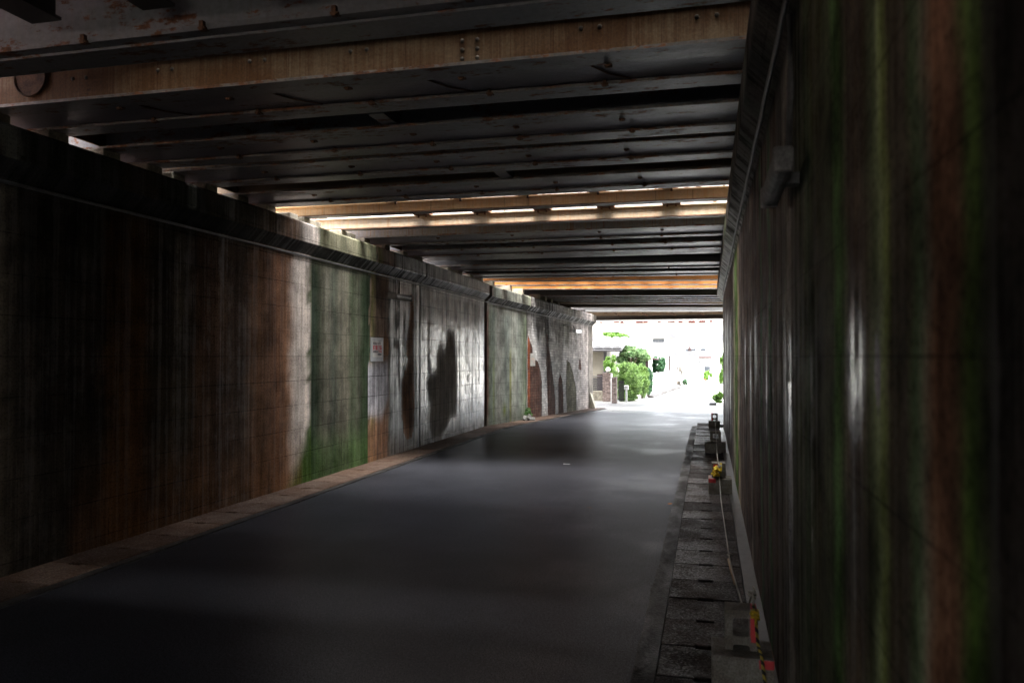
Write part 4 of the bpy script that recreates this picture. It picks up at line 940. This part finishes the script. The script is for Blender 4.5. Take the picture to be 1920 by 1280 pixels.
def clumps(c, rx, ry, rz, k, s, seed):
    r = np.random.default_rng(seed); out = []
    for i in range(k):
        d = r.normal(size=3); d /= np.linalg.norm(d); q = r.uniform(.45, .85)
        m = s*r.uniform(.7, 1.25)
        out.append((c[0]+d[0]*rx*q, c[1]+d[1]*ry*q, c[2]+d[2]*rz*q, rx*m, ry*m, rz*m))
    return out
M['bark'] = plain('bark', (0.09, 0.065, 0.045), 0.9, 0.35, 12, 0.5)
M['hedge'] = leafmat('hedge_leaf', (0.026, 0.065, 0.014), (0.19, 0.31, 0.08))
M['bright'] = leafmat('bright_leaf', (0.05, 0.12, 0.02), (0.15, 0.27, 0.05))
M['maple'] = leafmat('maple_leaf', (0.05, 0.11, 0.04), (0.16, 0.24, 0.10))
M['dark'] = leafmat('conifer_leaf', (0.018, 0.055, 0.025), (0.05, 0.12, 0.05))
M['purple'] = leafmat('purple_brown_leaf', (0.07, 0.055, 0.06), (0.16, 0.15, 0.12))
M['weed'] = leafmat('weed_leaf', (0.06, 0.14, 0.04), (0.14, 0.26, 0.08))
def plant(name, label, cat, base, cl, mat, n, size, trunk=.05, group=None, up=.3, crown='crown', aspect=1.6):
    r = tag(empty(name, base), label, cat, group)
    o = leaves(crown, M[mat], n, blobs(cl), size, r, up, aspect); inv(o, r)
    c = np.array(cl)[:, :3].mean(0)
    b = MB(); b.tube([base, (base[0]*.6+c[0]*.4, base[1]*.6+c[1]*.4, base[2]*.5+c[2]*.5), tuple(c)], [trunk, trunk*.75, trunk*.4], 8)
    for q in cl[:7]:
        b.tube([(base[0]*.4+c[0]*.6, base[1]*.4+c[1]*.6, base[2]*.4+c[2]*.6), tuple(q[:3])], [trunk*.45, trunk*.15], 6)
    t = b.build('trunk', M['bark'], r); inv(t, r)
    return r
GZ = -0.25
plant('hedge', 'largest rounded green hedge clump beside the brick gate pillars', 'hedge', (-3.25, 32.8, GZ),
      [(-3.28, 32.8, .35, .56, .62, .58), (-3.1, 32.6, .15, .42, .5, .45), (-3.25, 32.3, -.02, .42, .45, .36), (-3.0, 32.5, .62, .40, .5, .5), (-3.45, 32.9, .75, .50, .55, .52), (-3.2, 33, .95, .45, .5, .38)]+clumps((-3.28, 32.8, .5), .5, .55, .7, 12, .3, 1), 'hedge', 19000, .045)
plant('hedge', 'middle hedge clump between the largest and the dark one', 'hedge', (-2.78, 34.6, GZ),
      [(-2.78, 34.6, .35, .36, .45, .58), (-2.85, 34.7, .8, .34, .45, .45)]+clumps((-2.8, 34.6, .5), .33, .4, .68, 9, .32, 2), 'hedge', 9000, .045)
plant('hedge', 'narrow dark hedge clump nearest the white garden wall', 'hedge', (-2.62, 36, GZ),
      [(-2.62, 36, .30, .23, .35, .50), (-2.6, 36, .65, .21, .3, .42)]+clumps((-2.62, 36, .4), .2, .3, .6, 7, .32, 3), 'dark', 5000, .045)
plant('maple_tree', 'airy light green tree spreading behind the hedge', 'tree', (-3.6, 38, GZ),
      clumps((-3.55, 38, 1.55), 1.0, .7, .55, 30, .25, 4), 'maple', 9500, .07, .06)
plant('shrub', 'bright green shrub beside the dark gate post', 'shrub', (-4.15, 34.5, GZ),
      clumps((-4.12, 34.5, 1.25), .33, .3, .55, 12, .33, 5), 'bright', 3500, .06, .03)
plant('background_tree', 'bushy tree top showing above the tiled house roof', 'tree', (-6.3, 52, GZ),
      clumps((-6.1, 52, 2.7), 1.1, .9, .55, 16, .26, 6), 'bright', 4200, .10, .12)
plant('conifer', 'dark green feathery tree standing over the white garden wall', 'tree', (-2.5, 42, GZ),
      clumps((-2.48, 42, 1.05), .42, .4, .6, 18, .28, 7), 'dark', 5200, .07, .05)
plant('shrub', 'loose green shrub at the right edge of the exit opening', 'shrub', (.60, 34.5, GZ),
      clumps((.60, 34.5, 1.0), .22, .3, .85, 14, .25, 8), 'bright', 1800, .06, .02)
plant('shrub', 'low green shrub by the road edge at the right exit corner', 'shrub', (.40, 32, GZ),
      clumps((.40, 32, -.05), .24, .3, .26, 9, .35, 9), 'bright', 900, .07, .015)
plant('potted_plant', 'green bush standing at the far end of the road behind the red barrier', 'plant', (-.06, 51, GZ),
      clumps((-.06, 51, .35), .28, .28, .35, 9, .35, 10), 'bright', 1200, .08, .02)
plant('potted_plant', 'small green bush at the far foot of the white garden wall', 'plant', (-1.32, 47, GZ),
      clumps((-1.32, 47, .1), .14, .14, .25, 7, .35, 11), 'dark', 800, .06, .02)
plant('flowering_shrub', 'thin purple brown shrub near the far wooden house', 'shrub', (-1.75, 47, GZ),
      clumps((-1.66, 47, .35), .32, .25, .7, 18, .2, 12), 'purple', 1500, .045, .02)
plant('weed', 'small green weed growing at the foot of the pale wall', 'plant', (float(FL(19.75))+.10, 19.75, g1(19.75)-.02),
      [(float(FL(19.75))+.12, 19.7, .06, .1, .14, .12), (float(FL(19.75))+.09, 19.8, .16, .07, .1, .10)], 'weed', 260, .04, .006, up=1.0, crown='leaves')

# ------------------------------------------------------------------ beyond the exit
def bandstone():
    t = NT('stacked_stone_cladding'); p = t.pos('Object')
    br = t.n('ShaderNodeTexBrick'); t.link(t.map(p, (1, 1, 1), rot=(R(90), 0, 0)), br.inputs['Vector']); br.inputs['Scale'].default_value = 1
    br.inputs['Brick Width'].default_value = .17; br.inputs['Row Height'].default_value = .055; br.inputs['Mortar Size'].default_value = .005
    br.inputs['Color1'].default_value = (0.14, 0.10, 0.085, 1); br.inputs['Color2'].default_value = (0.30, 0.23, 0.20, 1); br.inputs['Mortar'].default_value = (0.06, 0.05, 0.045, 1)
    n = t.noise(p, 14, 4, .6); c = t.scale(br.outputs['Color'], t.rng(n, .3, .7, .6, 1.3)); t.bump(n, .3, .01)
    return t.done(c, .85)
M['stone'] = bandstone()
M['white'] = plain('white_plaster', (0.80, 0.80, 0.78), 0.8, 0.04, 3, 0.05)
M['cream_pl'] = plain('cream_plaster', (0.16, 0.145, 0.115), 0.85, 0.08, 3, 0.05)
M['tile'] = plain('pale_roof_tile', (0.085, 0.085, 0.088), 0.45, 0.2, 6, 0.1)
M['darkmetal'] = plain('dark_painted_metal', (0.022, 0.020, 0.022), 0.5, 0.15, 10, 0.05)
M['glassy'] = plain('blue_grey_window_glass', (0.022, 0.028, 0.036), 0.3, 0.1, 4, 0.0, 0.6)
M['redp'] = plain('orange_red_paint', (0.30, 0.035, 0.02), 0.5, 0.1, 8, 0.05)
M['oldwood'] = plain('dark_timber', (0.028, 0.015, 0.014), 0.8, 0.3, 10, 0.2)
M['globe'] = plain('white_globe_glass', (0.88, 0.88, 0.88), 0.2, 0.0, 4, 0.0)

pl = tag(empty('gate_pillar', (-3.93, 31.7, GZ)), 'taller stone clad gate pillar with the white globe lamp on top', 'pillar')
b = MB(); b.box(-.17, .17, 0, .34, 0, 1.10); b.build('shaft', M['stone'], pl, bevel=.006)
b = MB(); b.box(-.19, .19, -.02, .36, 1.103, 1.14); b.build('cap', M['stone'], pl, bevel=.006)
p2 = tag(empty('gate_pillar', (-3.52, 30.6, GZ)), 'shorter narrow stone clad gate pillar nearest the road', 'pillar')
b = MB(); b.box(-.095, .095, 0, .30, 0, .97); b.build('shaft', M['stone'], p2, bevel=.006)
b = MB(); b.box(-.11, .11, -.015, .315, .973, 1.0); b.build('cap', M['stone'], p2, bevel=.006)
gl = tag(empty('globe_lamp', (-3.90, 31.87, GZ+1.14)), 'white globe lamp on the taller stone pillar', 'lamp')
b = MB(); b.tube([(0, 0, 0), (0, 0, .05)], .045, 12); b.build('base', M['darkmetal'], gl)
b = MB(); b.dome((0, 0, .13), .095, (0, 0, 1), 18, 7); b.dome((0, 0, .13), .095, (0, 0, -1), 18, 7); b.build('globe', M['globe'], gl)
b = MB(); b.tube([(-3.68, 31.2, GZ), (-3.68, 31.2, GZ+1.1)], .03, 10); b.dome((-3.68, 31.2, GZ+1.1), .03, (0, 0, 1), 10, 3)
tag(b.build('gate_post', M['white']), 'white round post between the two stone pillars', 'post')
gt = tag(empty('gate', (-3.42, 31.3, GZ)), 'dark metal garden gate between the stone pillar and the hedge', 'gate')
for k in range(6):
    b = MB(); b.box(k*.036, k*.036+.028, 0, .03, .06, .86); b.build('slat', M['darkmetal'], gt)
b = MB(); b.box(-.02, .24, -.012, -.002, .10, .14); b.box(-.02, .24, -.012, -.002, .76, .80); b.build('rail', M['darkmetal'], gt)
lb = tag(empty('letter_box', (-3.13, 31.4, GZ)), 'pale letter box post at the hinge side of the dark gate', 'letter box')
b = MB(); b.box(-.035, .035, 0, .06, 0, .50); b.build('stand', M['white'], lb, bevel=.01)
b = MB(); b.box(-.08, .08, -.04, .10, .502, .66); b.build('box', M['white'], lb, bevel=.015)
b = MB(); b.box(-.05, .05, -.045, -.041, .60, .615); b.build('slot', M['darkmetal'], lb)
sf = tag(empty('slat_fence', (-5.2, 32.2, GZ)), 'dark grey slatted fence on a low mossy stone footing', 'fence')
for k in range(7):
    b = MB(); b.box(0, 1.08, 0, .03, .42+k*.075, .42+k*.075+.06); b.build('slat', M['darkmetal'], sf)
b = MB(); b.box(.02, .06, .031, .07, .2, 1.02); b.box(1.0, 1.04, .031, .07, .2, 1.02); b.tube([(0, .015, .99), (1.08, .015, .99)], .018, 8); b.build('frame', M['darkmetal'], sf)
b = MB(); b.box(-.1, 1.1, -.06, .14, 0, .40); b.build('footing', M['pede'], sf, bevel=.02)

# tiled house at the left
hs_ = tag(empty('tiled_house', (-7, 36, GZ)), 'cream house with pale rounded roof tiles at the left of the exit', 'house')
b = MB(); b.box(-3, 2.38, 0, 5, 0, 2.05); b.build('wall', M['cream_pl'], hs_)
b = MB(); b.box(2.42, 2.56, -.25, -.1, 0, 2.08); b.build('post', M['darkmetal'], hs_)
b = MB(); b.box(2.1, 2.42, -.03, -.003, .2, 1.0); b.build('door', M['oldwood'], hs_)
b = MB()
for k in range(16):                       # barrel tile rows running up the slope
    x = -3.2+.405*k
    pr = [(.19*math.cos(math.pi*i/8), 0, .10*math.sin(math.pi*i/8)) for i in range(9)]
    b.prism(pr, (x+.2, -.75, 2.16), (x+.2, 2.6, 2.66))
    b.box(x-.01, x+.02, -.74, -.70, 2.10, 2.17)
b.add([(-3.4, -.7, 2.08), (3.3, -.7, 2.08), (3.3, 2.6, 2.58), (-3.4, 2.6, 2.58), (-3.4, -.7, 2.14), (3.3, -.7, 2.14), (3.3, 2.6, 2.64), (-3.4, 2.6, 2.64)], [(0, 3, 2, 1), (4, 5, 6, 7), (0, 1, 5, 4), (1, 2, 6, 5), (2, 3, 7, 6), (3, 0, 4, 7)])
rf = b.build('roof', M['tile'], hs_)
b = MB(); b.tube([(-3.4, -.80, 2.06), (3.3, -.80, 2.06)], .045, 8); b.build('gutter_pipe', M['darkmetal'], rf)

# white garden wall
gw = tag(empty('garden_wall', (-2.63, 34.8, GZ)), 'long white plastered garden wall running up the far road', 'wall')
a0, a1 = Vector((-2.45, 36.4, GZ)), Vector((-1.75, 46.2, GZ)); t_ = (a1-a0).normalized(); nn = Vector((t_.y, -t_.x, 0))
b = MB(); b.prism([(0, 0, 0), tuple(-nn*.15), tuple(-nn*.15+Vector((0, 0, .96))), (0, 0, .96)], a0, a1); o = b.build('panel', M['white'], gw); inv(o, gw)
b = MB(); b.prism([tuple(nn*.03+Vector((0, 0, .963))), tuple(-nn*.18+Vector((0, 0, .963))), tuple(-nn*.18+Vector((0, 0, 1.02))), tuple(nn*.03+Vector((0, 0, 1.02)))], a0, a1); o = b.build('coping', M['tile'], gw); inv(o, gw)
b = MB(); b.prism([(0, 0, 0), tuple(nn*.22), tuple(nn*.22+Vector((0, 0, .06))), (0, 0, .10)], a0+nn*.01-t_*1.5, a1+nn*.01); tag(b.build('kerb', M['kerb']), kind='structure')

# small shed roof with white post
sh = tag(empty('garden_shed', (-2.9, 41, GZ)), 'little dark roofed shed with a white post behind the hedge', 'shed')
b = MB(); b.prism([(-.9, 0, 1.78), (.42, 0, 1.62), (.42, 0, 1.68), (-.9, 0, 1.88)], (0, -.4, 0), (0, 1.2, 0)); b.build('roof', M['oldwood'], sh)
b = MB(); b.box(-.04, .0, -.3, -.26, 0, 1.7); b.box(.06, .09, -.3, -.26, 0, 1.66); b.box(-.04, .09, -.3, -.28, 1.2, 1.24); b.build('post', M['white'], sh)
b = MB(); b.box(-.85, -.1, 0, 1.0, 0, 1.72); b.build('wall', M['oldwood'], sh)

def window(parent, x0, x1, y, z0, z1, bars=2):
    b = MB(); b.box(x0, x1, y-.03, y-.004, z0, z1); f = b.build('window', M['glassy'], parent)
    b = MB(); wd = .03
    b.box(x0-wd, x1+wd, y-.05, y-.031, z1, z1+wd); b.box(x0-wd, x1+wd, y-.05, y-.031, z0-wd, z0)
    for k in range(bars+1):
        x = x0+(x1-x0)*k/bars; b.box(x-wd/2, x+wd/2, y-.05, y-.031, z0, z1)
    b.build('frame', M['tile'], f)
# old house with roof finial
oh = tag(empty('old_house', (-1.5, 48.5, GZ)), 'white plastered house with dark timber posts and a roof finial', 'house')
b = MB(); b.box(-.55, .9, 0, 3, 0, 1.82); b.build('wall', M['white'], oh)
b = MB(); b.box(-.80, -.70, -.25, -.15, .7, 1.80); b.box(-.62, -.56, -.25, -.15, .9, 1.80); b.build('post', M['oldwood'], oh)
b = MB(); b.prism([(-1.15, 0, 1.80), (1.0, 0, 1.80), (.55, 0, 2.12), (-.45, 0, 2.12)], (0, -.5, 0), (0, 3.2, 0)); rf = b.build('roof', M['tile'], oh)
b = MB(); b.tube([(.42, .0, 2.10), (.42, .0, 2.28), (.42, 0, 2.36), (.42, 0, 2.52)], [.13, .09, .05, .01], 8); b.build('finial', M['oldwood'], rf)
# far white house
fh = tag(empty('far_house', (0, 60, GZ)), 'big white two storey house closing the view beyond the road', 'house')
b = MB(); b.box(-2.6, 5, 0, 6, 0, 2.9); b.build('wall', M['white'], fh)
b = MB(); b.prism([(-2.9, 0, 2.9), (5.3, 0, 2.9), (4.0, 0, 3.5), (-1.6, 0, 3.5)], (0, -.3, 0), (0, 6.3, 0)); b.build('roof', M['tile'], fh)
window(fh, -1.62, -.92, 0, 2.2, 2.36); window(fh, -.56, -.20, 0, 2.2, 2.36, 1)
window(fh, -1.1, -.62, 0, 1.28, 1.42); window(fh, -1.0, -.62, 0, .62, 1.02); window(fh, -.30, .12, 0, .72, 1.05, 1)
b = MB(); b.prism([(0, 0, 1.78), (0, -.55, 1.66), (0, -.55, 1.72), (0, 0, 1.86)], (-1.2, 0, 0), (.25, 0, 0)); b.build('eave', M['oldwood'], fh)
b2 = tag(empty('grey_house', (-4, 66, GZ)), 'pale house with a row of small blue windows far behind the trees', 'house')
b = MB(); b.box(-2.5, 1.9, 0, 5, 0, 3.3); b.build('wall', M['white'], b2)
b = MB(); b.prism([(-2.9, 0, 3.3), (2.3, 0, 3.3), (1.3, 0, 4.3), (-1.9, 0, 4.3)], (0, -.4, 0), (0, 5.4, 0)); b.build('roof', M['tile'], b2)
window(b2, -.4, .5, 0, 2.95, 3.2, 4)

br_ = tag(empty('barrier', (-.5, 50, GZ)), 'low orange red barrier across the far end of the road', 'barrier')
for s in (-.32, .30):
    b = MB(); b.box(s-.03, s+.03, 0, .06, 0, .44); b.build('post', M['redp'], br_)
for z in (.10, .24, .36):
    b = MB(); b.box(-.29, .27, .01, .05, z, z+.06); b.build('rail', M['redp' if z != .24 else 'white'], br_)
bx = MB(); bx.box(.02, .28, 30.2, 30.5, GZ, GZ+.10); tag(bx.build('kerb_stone', M['tile'], bevel=.01), 'small grey kerb stone at the right edge of the bright road', 'kerb stone')

# small litter lying on the road
def litter(name, label, loc, L, W, mat, seed):
    r = random.Random(seed); b = MB(); n = 7; v = []
    for i in range(n):
        a = 2*math.pi*i/n; q = r.uniform(.7, 1.1); v.append((L*q*math.cos(a), W*q*math.sin(a), .004+.012*r.random()))
    v.append((0, 0, .012)); k = len(v)-1
    b.add(v, [(i, (i+1) % n, k) for i in range(n)]); b.add([(x, y, z-.002) for x, y, z in v], [((i+1) % n, i, k) for i in range(n)])
    return tag(b.build(name, mat, loc=loc, fix=False), label, 'litter')
litter('paper_scrap', 'tiny white paper scrap lying on the middle of the road', (-1.98, 11.3, .002), .07, .025, M['white'], 3)
M['dryleaf'] = plain('dry_leaf', (0.22, 0.09, 0.03), 0.7, 0.3, 30, 0.1)
litter('fallen_leaf', 'small brown fallen leaf on the road edge near the right kerb', (-0.40, 8.52, .002), .03, .02, M['dryleaf'], 5)
litter('fallen_leaf', 'dark curled fallen leaf on the open middle of the road', (-1.19, 8.1, .002), .03, .018, M['rust'], 6)
